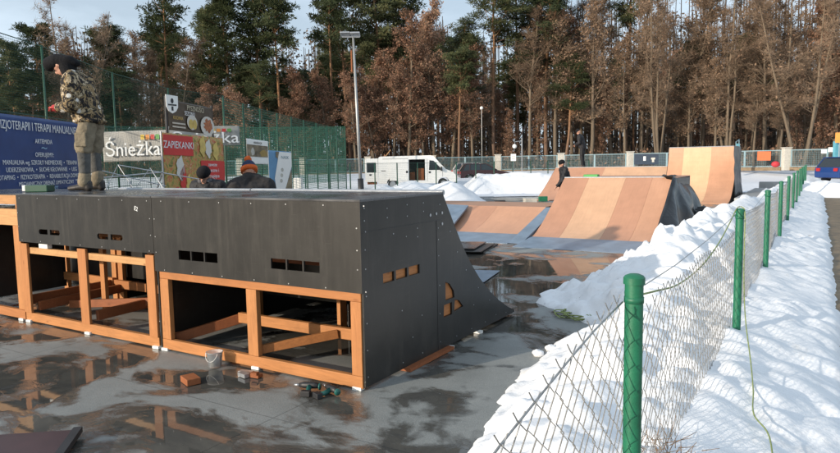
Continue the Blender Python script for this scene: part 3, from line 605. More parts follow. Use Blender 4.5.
tool(-3.14, 3.53, R(200), 'teal and black power tool, left of the two by the ramp corner'); tool(-2.95, 3.55, R(160), 'teal and black power tool nearest the ramp corner')
m_ = MB(); m_.obx((0, 0, .04), .27, .16, .08); q = thing('tool_case', 'small dark green case lying on the deck behind the left module', 'case', gp(34, 8.9, HT + .018).xyz, R(30))
q.location = (-7.85, 4.2, HT + .01); o = build(m_, 'case_body', M['dgreen'], q, world=False, bevel=.01); m_ = MB(); m_.obx((-.16, 0, .045), .05, .1, .07); build(m_, 'end_cap', M['white'], q, world=False, bevel=.006)
# coil of hose
pts = []
for i in range(150):
    a = i * .31; r = .15 + .05 * math.sin(i * .37) + .03 * math.sin(i * 1.1); pts.append((-2.12 + r * 1.25 * math.cos(a), 6.62 + r * math.sin(a), .018 + .010 * (i % 9) / 3))
pts += [(-2.03 + .05 * k, 6.8 + .16 * k, .03 + .01 * k) for k in range(5)]
m_ = MB(); m_.tube(pts, .006, 5); tag(build(m_, 'coiled_cord', M['rope'], smooth=True), 'tangled yellow green cord lying on wet slab beside the snow bank', 'cord')

# ------------------------------------------------------------------ right-hand mesh fence
FX = -.52
q = thing('chain_link_fence', 'sagging chain link fence on round green posts along the snow bank', 'fence', (FX, 2, 0))
PY = [-1.26 + 3.5 * i for i in range(0, 13)]
PY[2] = 5.78
pm = MB(); pm.tube([(0, 0, 0), (0, 0, 1.235)], .031, 20); pm.ball((0, 0, 1.235), (.036, .036, .016), 20, 6); pm.tube([(0, 0, 1.215), (0, 0, 1.237)], .036, 20)
post0 = None
for y in PY:
    if post0 is None: post0 = build(pm, 'post', M['green'], q, world=False, smooth=True); post0.data.set_sharp_from_angle(angle=R(40)); o = post0
    else: o = post0.copy(); C.objects.link(o); o.parent = q
    o.location = (0, y - 2, .015 if 2 < y < 3 else 0)
W_, H_ = .049, .088; rw = .0019
def mesh_panel(y0, y1, top, parent, spikes=True, seg=3, rw=rw, zb=.10):
    m_ = MB(); n = int((y1 - y0) / W_)
    for i in range(n + 1):
        sg = 1 if i % 2 == 0 else -1; yc = y0 + i * W_; pts = []
        zt = top(yc) ; K = int((zt - zb) / (H_ / 2)); j = .004 * math.sin(i * 2.3)
        for k in range(K + 1):
            z = zt - k * H_ / 2; s_ = sg * (1 if k % 2 == 0 else -1)
            pts.append((sg * .0022 + .008 * math.sin(yc * 3 + z * 4), yc + s_ * (W_ / 2 + .0035) + j * .3, z + .002 * math.sin(yc * 31 + k)))
        if spikes: pts = [(pts[0][0] + sg * .004, pts[0][1] + sg * .016, zt + .024)] + pts
        m_.tube([Vector(p) for p in pts], rw, seg, cap=False)
    m_.v = [(FX - .036 + v[0], v[1], v[2]) for v in m_.v]
    return build(m_, 'mesh_panel', M['galvw'], parent, smooth=True, fixn=False)
M['galvw'] = simple('galvanised_wire', (.36, .36, .35), .45, .25, 40, .55)
t0 = lambda y: lerp(y, [(0, .80), (1.187, 1.055), (1.5, 1.10), (1.83, 1.145), (2.2, 1.175)])
t1 = lambda y: lerp(y, [(2.2, 1.03), (2.5, 1.02), (2.9, 1.08), (3.3, 1.08), (3.72, 1.065), (5.25, 1.03), (5.8, 1.06)]) + .012 * math.sin(y * 5)
mesh_panel(.2, 2.24, t0, q, seg=5); mesh_panel(2.24, 5.76, t1, q, seg=4); mesh_panel(5.80, 9.24, lambda y: 1.10 + .02 * math.sin(y * 2), q, seg=3)
pnl = mesh_panel(9.24, 12.72, lambda y: 1.12 + .02 * math.sin(y * 2), q, seg=3, spikes=False)
for k in range(1, 9): o = pnl.copy(); C.objects.link(o); o.parent = q; o.location = (0, 3.5 * k, 0)
m_ = MB()
m_.tube([(FX - .038, y, t0(y) - .012) for y in [.2 + .17 * i for i in range(13)]], .0030, 6)
build(m_, 'tension_wire', M['galvw'], q, smooth=True)
m_ = MB(); m_.tube([(FX - .03, 2.26, 1.185), (FX - .03, 2.40, 1.175), (FX - .034, 3.2, 1.155), (FX - .034, 4.3, 1.16), (FX - .03, 5.76, 1.20)], .0024, 5)
m_.tube([(FX - .034, y, lerp(y, [(5.78, 1.2), (7.5, 1.12), (9.24, 1.2)])) for y in (5.8, 6.6, 7.5, 8.4, 9.2)], .0024, 5)
build(m_, 'tension_wire', M['galvw'], q, smooth=True)
for y in PY[1:4]: m_ = MB(); m_.tube([(FX - .03, y + .015, 1.185), (FX - .04, y + .05, 1.19), (FX - .034, y + .06, 1.17), (FX - .03, y + .03, 1.165)], .006, 6); m_.tube([(FX, y, 1.165), (FX, y, 1.185)], .0335, 16); build(m_, 'clamp', M['green'], q, smooth=True)
dg_ = MB(); rng = random.Random(4)
for i in range(60):
    p = Vector((FX - .06 + rng.gauss(0, .07), 3.0 + rng.gauss(0, .10), bank_h(FX - .06, 3.0) + .01)); d = Vector((rng.gauss(0, .8), rng.gauss(0, .8), rng.uniform(.05, .8))).normalized(); dg_.tube([p, p + d * rng.uniform(.05, .14) + Vector((0, 0, .01))], [.0025, .001], 3, cap=False)
o = build(dg_, 'dry_grass', simple('dry_grass_blades', (.16, .10, .055), .9, .4, 40), fixn=False); o['kind'] = 'stuff'; o['label'] = 'tuft of dead brown grass poking through snow under the mesh fence'
# yellow-green cord thrown over the second post
P2 = PY[2]
m_ = MB()
a = [(FX - .03, 2.30, 1.17), (FX - .045, 2.8, 1.10), (FX - .05, 3.4, 1.03), (FX - .045, 4.1, 1.02), (FX - .04, 4.8, 1.07), (FX - .035, 5.4, 1.16), (FX - .02, P2, 1.253), (FX + .025, P2 + .01, 1.25), (FX + .038, P2 - .02, 1.2), (FX + .05, P2 - .12, 1.0), (FX + .08, P2 - .45, .78), (FX + .13, P2 - .85, .55), (FX + .20, P2 - 1.25, .36), (FX + .24, P2 - 1.55, .27), (FX + .27, P2 - 1.9, .25), (FX + .36, P2 - 2.15, .235), (FX + .42, 3.0, .23)]
def spline(p, n=6):
    p = [Vector(x) for x in p]; out = []
    for i in range(len(p) - 1):
        p0 = p[max(0, i - 1)]; p1 = p[i]; p2 = p[i + 1]; p3 = p[min(len(p) - 1, i + 2)]
        for k in range(n):
            t = k / n; out.append(.5 * ((2 * p1) + (p2 - p0) * t + (2 * p0 - 5 * p1 + 4 * p2 - p3) * t * t + (-p0 + 3 * p1 - 3 * p2 + p3) * t ** 3))
    return out + [p[-1]]
m_.tube(spline(a), .0042, 6); tag(build(m_, 'cord', M['rope'], smooth=True), 'thin yellow green cord hung over the second green fence post', 'cord')
#@@PART2
def hor(px): return 171.0 - .01714 * px
def zpy(px, py, d): return EYE + (hor(px) - py) * d * math.cos(math.atan((px - 420) / FPX)) / FPX

# ------------------------------------------------------------------ people
def blob(parts, name, mat, parent, voxel=.014, sm_=6, M_=None):
    m_ = MB()
    for p in parts:
        if p[0] == 'b': m_.ball(p[1], p[2], 16, 12, p[3] if len(p) > 3 else None)
        else:
            pts, rad = p[1], p[2]
            for (a, ra), (b, rb) in zip(zip(pts, rad), list(zip(pts, rad))[1:]):
                a = Vector(a); b = Vector(b); ra = Vector(ra) if isinstance(ra, tuple) else Vector((ra,) * 3); rb = Vector(rb) if isinstance(rb, tuple) else Vector((rb,) * 3)
                n = max(2, int((b - a).length / (min(ra[0], rb[0]) * .35)))
                n = min(n, 24)
                for i in range(n + 1): t = i / n; m_.ball(a.lerp(b, t), tuple(ra.lerp(rb, t)), 12, 8)
    me = bpy.data.meshes.new(name); me.from_pydata(m_.v, [], m_.f); o = bpy.data.objects.new(name, me); C.objects.link(o)
    r = o.modifiers.new('r', 'REMESH'); r.mode = 'VOXEL'; r.voxel_size = voxel; s_ = o.modifiers.new('s', 'SMOOTH'); s_.iterations = sm_; s_.factor = .5
    dg = bpy.context.evaluated_depsgraph_get(); dg.update(); m2 = bpy.data.meshes.new_from_object(o.evaluated_get(dg)); bpy.data.objects.remove(o)
    m2.materials.clear(); m2.materials.append(mat); m2.polygons.foreach_set('use_smooth', [True] * len(m2.polygons)); m2.name = name
    x = bpy.data.objects.new(name, m2); C.objects.link(x); x.parent = parent; return x
def V(*a): return Vector(a)
def person(label, loc, rz, J, mats, opt={}, group=None):
    root = thing('person', label, 'person', loc, rz, group)
    hd = V(*J['head']); pitch = R(J.get('pitch', 0)); yaw = R(J.get('yaw', 0)); Mh = Matrix.Rotation(yaw, 4, 'Z') @ Matrix.Rotation(pitch, 4, 'Y')
    H = lambda x, y, z: hd + (Mh @ V(x, y, z))
    body = [('b', hd + Mh @ V(-.01, 0, .02), (.095, .075, .105), Mh), ('b', H(.025, 0, -.05), (.065, .055, .065), Mh), ('b', H(.094, 0, -.012), (.018, .013, .024), Mh), ('b', H(.065, 0, -.095), (.025, .028, .02), Mh),
            ('b', H(0, .075, -.01), (.022, .012, .032), Mh), ('b', H(0, -.075, -.01), (.022, .012, .032), Mh), ('b', H(.085, 0, -.055), (.012, .025, .006), Mh)]
    neck = V(*J['neck']); chest = V(*J['chest']); pel = V(*J['pelvis'])
    body += [('c', [hd, neck, chest, pel], [.05, .055, (.09, .13, .1), (.09, .13, .09)])]
    for s_ in ('L', 'R'):
        sh, el, ha = V(*J['sh' + s_]), V(*J['el' + s_]), V(*J['ha' + s_]); hp, kn, an = V(*J['hip' + s_]), V(*J['kn' + s_]), V(*J['an' + s_])
        d = (ha - el).normalized(); side = d.cross(V(0, 0, 1)).normalized() * (1 if s_ == 'L' else -1); dn = d.cross(side).normalized()
        if dn.z > 0: dn = -dn
        body += [('c', [chest, sh, el, ha], [.06, .05, .038, .026]), ('c', [ha, ha + d * .07], [(.03, .03, .02), (.034, .034, .018)])]
        for k in range(4):
            off = side * (-.027 + .018 * k); L = (.062, .072, .068, .052)[k]
            b0 = ha + d * .085 + off; body.append(('c', [b0, b0 + d * L * .55 + dn * .008, b0 + d * L * .75 + dn * .035], [.0095, .009, .008]))
        t0_ = ha + d * .03 - side * .03; body.append(('c', [t0_, t0_ + d * .03 - side * .022, t0_ + d * .062 - side * .018 + dn * .012], [.012, .0105, .009]))
        body += [('c', [pel, hp, kn, an], [.08, .07, .05, .038]), ('c', [an, an + V(.12, 0, -.05)], [.035, .03])]
    blob(body, 'body', mats['skin'], root, .0075, 2)
    if opt.get('gloves'):
        for s_ in ('L', 'R'):
            el, ha = V(*J['el' + s_]), V(*J['ha' + s_]); d = (ha - el).normalized(); side = d.cross(V(0, 0, 1)).normalized() * (1 if s_ == 'L' else -1); g = [('c', [ha - d * .02, ha + d * .075], [.038, .04])]
            for k in range(4): b0 = ha + d * .08 + side * (-.03 + .02 * k); g.append(('c', [b0, b0 + d * .04, b0 + d * .055 + V(0, 0, -.03)], [.0125, .0120, .011]))
            t0_ = ha + d * .03 - side * .035; g.append(('c', [t0_, t0_ + d * .05 - side * .02], [.015, .013])); blob(g, 'glove', mats['glove'], root, .007, 2)
    em = MB()
    for s_ in (1, -1): em.ball(H(.082, .030 * s_, .012), .009, 8, 6)
    build(em, 'eyes', M['dark'], root, world=False, smooth=True)
    # jacket
    jr = opt.get('jr', 1.0); J_ = [('c', [neck + V(0, 0, -.02), chest, chest.lerp(pel, .5), pel + V(0, 0, opt.get('hem', -.05))], [(.085, .11, .07), (.145 * jr, .20 * jr, .13), (.145 * jr, .185 * jr, .12), (.155 * jr, .19 * jr, .05)])]
    for s_ in ('L', 'R'):
        sh, el, ha = V(*J['sh' + s_]), V(*J['el' + s_]), V(*J['ha' + s_]); wr = ha.lerp(el, .10)
        J_.append(('c', [neck + V(-.01, 0, -.01), sh + V(0, 0, .01)], [.075 * jr, .088 * jr]))
        J_.append(('c', [chest.lerp(sh, .4), sh, sh.lerp(el, .5), el, el.lerp(wr, .5), wr], [.10 * jr, .092 * jr, .080 * jr, .072 * jr, .064 * jr, .050 * jr]))
    o = blob(J_, 'jacket', mats['jacket'], root, .013, 4)
    dm = bpy.data.textures.new('folds', 'CLOUDS'); dm.noise_scale = .09; dd = o.modifiers.new('folds', 'DISPLACE'); dd.texture = dm; dd.strength = .035; dd.mid_level = .5
    # trousers
    T = [('c', [pel + V(0, 0, .04), pel + V(0, 0, -.05)], [(.115, .155, .08), (.115, .155, .08)])]; kk = opt.get('shorts')
    for s_ in ('L', 'R'):
        hp, kn, an = V(*J['hip' + s_]), V(*J['kn' + s_]), V(*J['an' + s_])
        if kk: T.append(('c', [hp, hp.lerp(kn, .5), kn + V(0, 0, .05)], [.10, .105, .098]))
        else: T.append(('c', [hp, hp.lerp(kn, .6), kn, an + V(0, 0, .02)], [.105, .09, .075, .062]))
    o = blob(T, 'trousers', mats['trousers'], root, .013, 4)
    dd = o.modifiers.new('folds', 'DISPLACE'); dd.texture = dm; dd.strength = .025
    if kk:
        for s_ in ('L', 'R'):
            kn, an = V(*J['kn' + s_]), V(*J['an' + s_])
            blob([('c', [kn + V(0, 0, .10), kn, kn.lerp(an, .6)], [.075, .074, .066])], 'knee_sleeve', mats['sleeve'], root, .012, 4)
            blob([('c', [an + V(0, 0, .10), an + V(.01, 0, .02)], [.068, .074])], 'gaiter', mats['trousers'], root, .012, 3)
            pk = MB(); pk.obx(V(*J['hip' + s_]).lerp(kn, .62) + V(0, .10 if s_ == 'L' else -.10, 0), .13, .03, .16); build(pk, 'pocket', mats['trousers'], root, world=False, bevel=.012)
    for s_ in ('L', 'R'):
        an = V(*J['an' + s_]); blob([('c', [an + V(-.03, 0, .0), an + V(-.035, 0, -.045)], [.05, .046]), ('c', [an + V(.0, 0, -.03), an + V(.10, 0, -.045), an + V(.17, 0, -.052)], [(.06, .046, .05), (.05, .046, .036), (.04, .04, .030)])], 'shoe', mats['shoe'], root, .009, 3)
    hats = opt.get('hat', 'beanie')
    if hats == 'hood':
        F = lambda u, z: V(hd.x + u, 0, hd.z + z)
        blob([('c', [F(.125, .015), F(.03, .045), F(-.09, .045), F(-.18, .02)], [(.07, .085, .085), (.10, .105, .088), (.095, .10, .068), (.045, .06, .038)]), ('c', [F(-.06, .03), F(-.10, -.09)], [(.10, .10, .08), (.085, .10, .06)])], 'hood', mats['hat'], root, .010, 5)
    else:
        blob([('b', H(-.015, 0, .06), (.108, .092, .085), Mh), ('b', H(-.02, 0, .035), (.110, .094, .05), Mh)], 'beanie', mats['hat'], root, .008, 3)
        if hats == 'pom':
            bm_ = MB(); bm_.tube([H(-.02, 0, -.02), H(-.02, 0, .035)], [.108, .112], 20); build(bm_, 'beanie_band', mats['band'], root, world=False, smooth=True)
            bm_ = MB(); bm_.ball(H(-.02, 0, .165), .05, 14, 10); bm_.v = [tuple(H(-.02, 0, .165) + (V(*v) - H(-.02, 0, .165)) * (1 + .25 * noise.noise(V(*v) * 50))) for v in bm_.v]; build(bm_, 'pompom', mats['band'], root, world=False, smooth=True)
    if opt.get('collar'):
        blob([('c', [neck + V(.03, .05, .02), neck + V(.05, -.05, .02), neck + V(-.04, -.02, .02), neck + V(.03, .05, .02)], [.05, .05, .05, .05])], 'scarf', mats['collar'], root, .01, 3)
    return root
def stand(lean=0, arm='down'):
    J = dict(pelvis=(0, 0, .93), chest=(.05 + lean * .5, 0, 1.28), neck=(.07 + lean, 0, 1.45), head=(.12 + lean * 1.2, 0, 1.57), pitch=25)
    for s_, y in (('L', 1), ('R', -1)):
        J['sh' + s_] = (.05 + lean * .8, .185 * y, 1.38); J['el' + s_] = (.02 + lean * .8, .25 * y, 1.10); J['ha' + s_] = (.22 + lean * .9, .12 * y, 1.02) if arm == 'front' else (.10 + lean * .8, .26 * y, .84)
        J['hip' + s_] = (0, .095 * y, .90); J['kn' + s_] = (.02, .11 * y, .49); J['an' + s_] = (-.03, .12 * y, .085)
    return J
FACE_L = math.atan2(-RT.y, -RT.x)
J = dict(pelvis=(-.03, 0, .83), chest=(.07, 0, 1.14), neck=(.14, 0, 1.32), head=(.27, 0, 1.44), pitch=52)
for s_, y in (('L', 1), ('R', -1)):
    J['sh' + s_] = (.08, .18 * y, 1.23); J['el' + s_] = (.05, .25 * y, .96); J['ha' + s_] = (.27, .11 * y, .955)
    J['hip' + s_] = (-.04, .09 * y, .80); J['kn' + s_] = (.01, .115 * y + .0, .45); J['an' + s_] = (-.0 + .025 * y, .10 * y, .085)
person('person in a black hood and camouflage jacket standing on the black ramp deck, looking down', (-7.22, 4.46, HT + .016), FACE_L, J, dict(skin=M['skin'], jacket=M['camo'], trousers=M['khaki'], sleeve=M['greytrs'], shoe=M['boot'], hat=M['knit'], glove=M['redglove']), dict(gloves=1, shorts=1, hat='hood', hem=-.03, jr=1.14))
mb_ = dict(skin=M['skin'], jacket=M['blacknylon'], trousers=M['denim'], shoe=M['boot'], hat=M['knit'])
J = stand(.10, 'front'); J['pitch'] = 38; J['head'] = (.22, 0, 1.53); c_ = gp(212, 9.6)
person('person in a black beanie and dark jacket with scarf, bent forward behind the ramp deck', c_, math.atan2(-c_.y, -c_.x) - .5, J, {**mb_, 'collar': simple('grey_scarf', (.10, .10, .11), .9, .4, 40)}, dict(collar=1))
J = stand(.22, 'front'); J['pitch'] = 30; J['head'] = (.27, 0, 1.59); J['neck'] = (.22, 0, 1.50); J['shL'] = (.15, .21, 1.38); J['shR'] = (.15, -.21, 1.38); J['chest'] = (.14, 0, 1.28); J['elL'] = (.12, .27, 1.08); J['elR'] = (.12, -.27, 1.08); c_ = gp(252, 8.6)
person('person seen from behind in a black coat and an orange and navy bobble hat', c_, math.atan2(c_.y, c_.x) + .15, J, {**mb_, 'jacket': simple('black_wool_coat', (.022, .020, .020), .9, .3, 20), 'collar': M['blacknylon'], 'hat': M['navy'], 'band': M['orange']}, dict(hat='pom', jr=1.25, collar=1))
J = stand(.08, 'front'); J['head'] = (.20, 0, 1.60); J['pitch'] = 45
person('person in black standing upright on the deck of the far ramp', (-9.08, 28.95, 1.357), FACE_L - .5, J, {**mb_, 'trousers': M['blacknylon']}, dict(jr=1.12))
J = stand(.12, 'down'); J['haL'] = (.42, .2, .88); J['elL'] = (.26, .26, 1.06); J['head'] = (.20, 0, 1.56); c_ = gp(568, 21)
person('person in black beanie leaning left beside the large tan ramp', c_, FACE_L + .1, J, mb_, dict(jr=1.0))
# skateboard-like green box on the far ramp edge
m_ = MB(); m_.obx((-5.0 + .45, 15.2, 1.262 + .035), .34, .16, .07); tag(build(m_, 'storage_box', simple('bright_green_plastic', (.03, .30, .05), .4, .1, 6), bevel=.01), 'small bright green box on top of the large tan ramp', 'box')

# ------------------------------------------------------------------ panels and banners
def quadframe(pa, da, pb, db, za0, za1, zb0, zb1):
    a = gp(pa, da); b = gp(pb, db); r = (b - a); L = r.length; r.normalize(); n = Vector((r.y, -r.x, 0))   # n points to the camera side
    if n.dot(Vector((a.x, a.y, 0))) > 0: n = -n
    def P(u, v, o=0): return a.lerp(b, u) + Vector((0, 0, (za0 + (za1 - za0) * v) * (1 - u) + (zb0 + (zb1 - zb0) * v) * u)) + n * o
    return P, r, L, n
def cloth(P, wav=.03, nu=40, nv=20, seed=0):
    m_ = MB(); m_.grid(lambda u, v: P(u, v, wav * noise.noise(Vector((u * 5 + v * 2, v * 2.2 - u, seed)))), nu, nv); return m_
def patch(P, u0, u1, v0, v1, o=.02, n=1): m_ = MB(); m_.grid(lambda u, v: P(u0 + (u1 - u0) * u, v0 + (v1 - v0) * v, o), n, n); return m_
def blobshape(P, u, v, ru, rv, o, n=20, k=0):
    m_ = MB(); m_.add([P(u + ru * math.cos(2 * math.pi * i / n) * (1 + k * math.sin(3 * i)), v + rv * math.sin(2 * math.pi * i / n) * (1 + k * math.cos(2 * i)), o) for i in range(n)], [tuple(range(n))]); return m_
def banner(name, label, cat, fr, mat, wav=.03, seed=0, group=None, back=True):
    P, r, L, n = fr; q = thing(name, label, cat, P(.5, 0), 0, group); o = build(cloth(P, wav, seed=seed), 'sheet', mat, q, smooth=True, fixn=False)
    md = o.modifiers.new('t', 'SOLIDIFY'); md.thickness = .004; return q
def btext(q, fr, s, u, v, size, mat, sx=1, o=.03, extrude=.001, align='CENTER', slope=None):
    P, r, L, n = fr; up = Vector((0, 0, 1)); rr = (P(.9, v) - P(.1, v)).normalized()
    return text_mesh(s, size, mat, 'lettering', P(u, v, o), rr, rr.cross(Vector((n.x, n.y, 0))).normalized() * (1 if rr.cross(n).z > 0 else -1), q, align, extrude, sx)
bb = simple('blue_banner_vinyl', (.018, .055, .19), .45, .15, 2)
fr = quadframe(-42, 12.2, 83, 15.5, 1.25, 2.62, 1.25, 2.62)
q = banner('banner', 'wide dark blue banner with white physiotherapy lettering', 'banner', fr, bb, .02, 1)
lt = M['ink']; li = simple('pale_blue_lettering', (.30, .50, .68), .6, .05, 5)
L = fr[2]
for s, u, v, sz, sx, mt in (('FIZJOTERAPII I TERAPII MANUALNEJ', .60, .865, .215, .76, lt), ('ARTEMIDA', .615, .68, .12, 1, lt), ('~', .615, .60, .22, 1.6, li), ('OFERUJEMY:', .615, .50, .115, 1, lt), ('MANUALNA wg. SZKOŁY NIEMIECKIEJ  •  TERAPIA', .60, .395, .115, .97, lt),
                            ('UDERZENIOWA,  •  SUCHE IGŁOWANIE  •  USG  •', .62, .30, .115, .97, lt), ('KINESIOTAPING  •  FIZYKOTERAPIA  •  REHABILITACJA DOMOWA', .57, .205, .115, .93, lt), ('MECHANICZNY DRENAŻ LIMFATYCZNY', .63, .115, .105, .98, lt), ('ZAPRASZAMY', .65, .045, .085, 1, li)):
    btext(q, fr, s, u, v, sz, mt, sx)
# sponsors' grey banners
gb = simple('grey_banner_vinyl', (.33, .325, .30), .55, .12, 3, 0, .4, .01, 4)
cols = [simple('patch_yellow', (.6, .42, .06), .5, .05), simple('patch_orange', (.65, .25, .05), .5, .05), simple('patch_red', (.5, .05, .04), .5, .05), simple('patch_green', (.12, .32, .08), .5, .05)]
for fr, lab, sz in ((quadframe(104, 18.2, 170, 17.4, 1.83, 2.58, 1.85, 2.60), 'creased grey banner with white lettering, left of the red food poster', .56), (quadframe(168, 21.4, 241, 21.6, 2.30, 2.92, 2.34, 2.95), 'grey banner with white lettering, mostly hidden behind the brown food banner', .55)):
    q = banner('banner', lab, 'banner', fr, gb, .05, sz, 'grey sponsor banners')
    btext(q, fr, 'Śnieżka', .47 if sz > .555 else .52, .38, .50, lt, .88 if sz > .555 else 1.25, .06, .012)
    for k, c in enumerate(cols):
        build(patch(fr[0], .60 + .075 * k, .655 + .075 * k, .70, .86, .062), 'colour_patch', c, q, fixn=False)
# brown food banner
fr = quadframe(171, 14, 215, 16, 2.41, 3.02, 2.41, 3.02); P = fr[0]
q = banner('banner', 'brown food banner with two plates above the red poster', 'banner', fr, simple('brown_banner_vinyl', (.075, .055, .035), .5, .3, 3), .02, 3)
btext(q, fr, 'PYSZNOŚCI', .56, .82, .15, simple('cream_lettering', (.55, .50, .36), .6, .05), 1.05); btext(q, fr, 'SEZONU', .42, .62, .13, lt); btext(q, fr, 'KUCHNIA', .17, .42, .10, simple('ochre_lettering', (.55, .38, .10), .6, .05)); 
for k in range(2): build(patch(P, .05, .32, .10 + .12 * k, .15 + .12 * k, .025), 'strip', M['conc'], q, fixn=False)
pl = simple('plate_print', (.62, .60, .54), .4, .05); fd = simple('food_print', (.38, .13, .05), .6, .6, 14); yl = simple('yellow_print', (.60, .44, .12), .5, .2, 8)
build(blobshape(P, .47, .34, .115, .26, .026), 'plate_print', pl, q, fixn=False); build(blobshape(P, .44, .28, .05, .17, .031), 'food_print', yl, q, fixn=False); build(blobshape(P, .52, .28, .05, .17, .031), 'food_print', yl, q, fixn=False)
build(blobshape(P, .83, .28, .17, .36, .028), 'plate_print', pl, q, fixn=False); build(blobshape(P, .84, .30, .10, .24, .033, 20, .25), 'food_print', fd, q, fixn=False)
for u_ in (-.01, 1.01): m_ = MB(); a = P(u_, 0, -.03); m_.tube([(a.x, a.y, 0), (a.x, a.y, 3.08)], .028, 8); build(m_, 'frame_post', M['dark'], q)
# shield flag
fr = quadframe(169, 13.7, 181, 13.9, 2.72, 3.08, 2.72, 3.08); P = fr[0]; q = thing('shield_sign', 'white shield shaped sign at the corner of the brown food banner', 'sign', P(.5, 0))
sh = [(0, 1), (1, .96), (.98, .35), (.8, .12), (.5, 0), (.2, .12), (.02, .35)]; m_ = MB(); n_ = len(sh); m_.add([P(a, b, 0) for a, b in sh] + [P(a, b, .012) for a, b in sh], [tuple(range(n_)), tuple(range(n_, 2 * n_))[::-1]] + [(i, (i + 1) % n_, (i + 1) % n_ + n_, i + n_) for i in range(n_)])
build(m_, 'shield', M['white'], q); build(blobshape(P, .5, .68, .12, .14, .016), 'emblem', M['dark'], q, fixn=False); build(patch(P, .15, .85, .42, .50, .016), 'strip', M['dark'], q, fixn=False); build(patch(P, .42, .58, .15, .38, .016), 'emblem', M['dark'], q, fixn=False)
# red poster
fr = quadframe(164, 13, 224, 14.4, .25, 2.31, .25, 2.26); P = fr[0]
pm_ = NM('food_poster_print'); v_ = pm_.coord(); n1 = pm_.noise(v_, 4.5, 4, .6, 2.5); n2 = pm_.noise(v_, 11, 3, .6, 1)
c1 = pm_.ramp(n1, [(.32, (.05, .07, .02)), (.43, (.22, .22, .05)), (.50, (.50, .33, .10)), (.57, (.45, .06, .03)), (.66, (.55, .42, .22))]); pm_.col(pm_.mix(pm_.ramp(n2, [(.45, 0), (.6, .5)]), c1, (.40, .30, .08))).set(.45, .4)
q = banner('poster', 'large red and yellow food poster on a stand behind the ramp deck', 'poster', fr, pm_.m, .008, 5)
rd = simple('red_print', (.55, .025, .02), .45, .1, 3)
build(patch(P, 0, .46, .80, .985, .014), 'red_field', rd, q, fixn=False); btext(q, fr, 'ZAPIEKANKI', .235, .893, .19, lt, .80, .02)
build(patch(P, .58, 1, .56, .76, .014), 'red_field', rd, q, fixn=False); build(patch(P, .66, .88, .46, .56, .014), 'red_field', rd, q, fixn=False); build(patch(P, 0, 1, 0, .24, .014), 'red_field', rd, q, fixn=False)
for k, s in enumerate(('zawsze', 'smaczne i', 'chrupiące', 'bagietki', 'z pieca')): btext(q, fr, s, .78, .72 - .058 * k, .10, lt, 1, .02)
build(patch(P, .72, 1, .26, .46, .0135), 'yellow_field', yl, q, fixn=False)
for (u, v, ru, rv, mt) in ((.13, .40, .15, .10, rd), (.13, .42, .09, .06, fd), (.24, .68, .06, .11, pl), (.28, .58, .05, .12, rd), (.36, .50, .05, .12, yl), (.62, .90, .05, .10, yl), (.72, .88, .05, .09, pl), (.85, .86, .05, .09, yl)):
    build(blobshape(P, u, v, ru, rv, .017 + .002 * (mt is fd), 16, .2), 'food_print', mt, q, fixn=False)
for u in (0.0, 1.0): m_ = MB(); a = P(u, 0, -.03); m_.tube([(a.x, a.y, 0), (a.x, a.y, 2.33)], .02, 8); b_ = P(u, 0, -.8); m_.tube([(a.x, a.y, 1.6), (b_.x, b_.y, 0)], .016, 6); build(m_, 'stand', M['galv'], q)
# picture board and info board on the court fence
fr = quadframe(247.5, 23.2, 269, 24.2, 1.75, 2.62, 1.72, 2.55); P = fr[0]
q = banner('picture_board', 'white framed picture board with two figures hung on green fence', 'board', fr, M['white'], .003, 6)
ph = simple('photo_print', (.20, .16, .10), .5, .7, 3.5); build(patch(P, .0, .97, .30, .78, .012), 'photo_print', ph, q, fixn=False); build(blobshape(P, .25, .50, .08, .16, .016, 14, .15), 'figure_print', M['conc'], q, fixn=False); build(blobshape(P, .75, .46, .18, .14, .016, 14, .15), 'figure_print', simple('ochre_print', (.33, .22, .06), .5, .2), q, fixn=False)
btext(q, fr, 'REKREACJA', .5, .87, .10, M['dark'], .9, .016)
fr = quadframe(269, 19.5, 291.5, 20.3, .95, 2.12, .92, 2.08); P = fr[0]
q = banner('info_board', 'blue and white angled information board with a dark photo corner', 'board', fr, simple('mid_blue_print', (.12, .28, .46), .5, .1, 3), .003, 7)
def ppoly(P, pts, o): m_ = MB(); m_.add([P(a, b, o) for a, b in pts], [tuple(range(len(pts)))]); return m_
build(ppoly(P, [(.45, .98), (1, .98), (1, .62), (.66, .0), (.28, .0), (.22, .30)], .010), 'white_field', M['white'], q, fixn=False); build(ppoly(P, [(.98, .55), (1, .0), (.66, 0)], .010), 'photo_corner', ph, q, fixn=False); build(ppoly(P, [(.3, .98), (.44, .98), (.38, .80), (.30, .85)], .012), 'photo_corner', ph, q, fixn=False)
btext(q, fr, 'NASK', .70, .84, .13, M['bluegrey'], 1.1, .014)
for k in range(3): build(blobshape(P, .56 - .03 * k, .52 - .14 * k, .06, .05, .013), 'icon', M['conc'], q, fixn=False)
for u in (.02, .98): m_ = MB(); a = P(u, 0, -.02); m_.tube([(a.x, a.y, 0), (a.x, a.y, 2.1)], .018, 6); build(m_, 'leg', M['galv'], q)
m_ = MB(); a = gp(297.5, 26); m_.obx((a.x, a.y, .80), .30, .30, .75, .5); m_.obx((a.x, a.y, .2), .2, .2, .45, .5); tag(build(m_, 'utility_box', M['white'], bevel=.01), 'white utility cabinet standing behind the low green fence', 'cabinet')
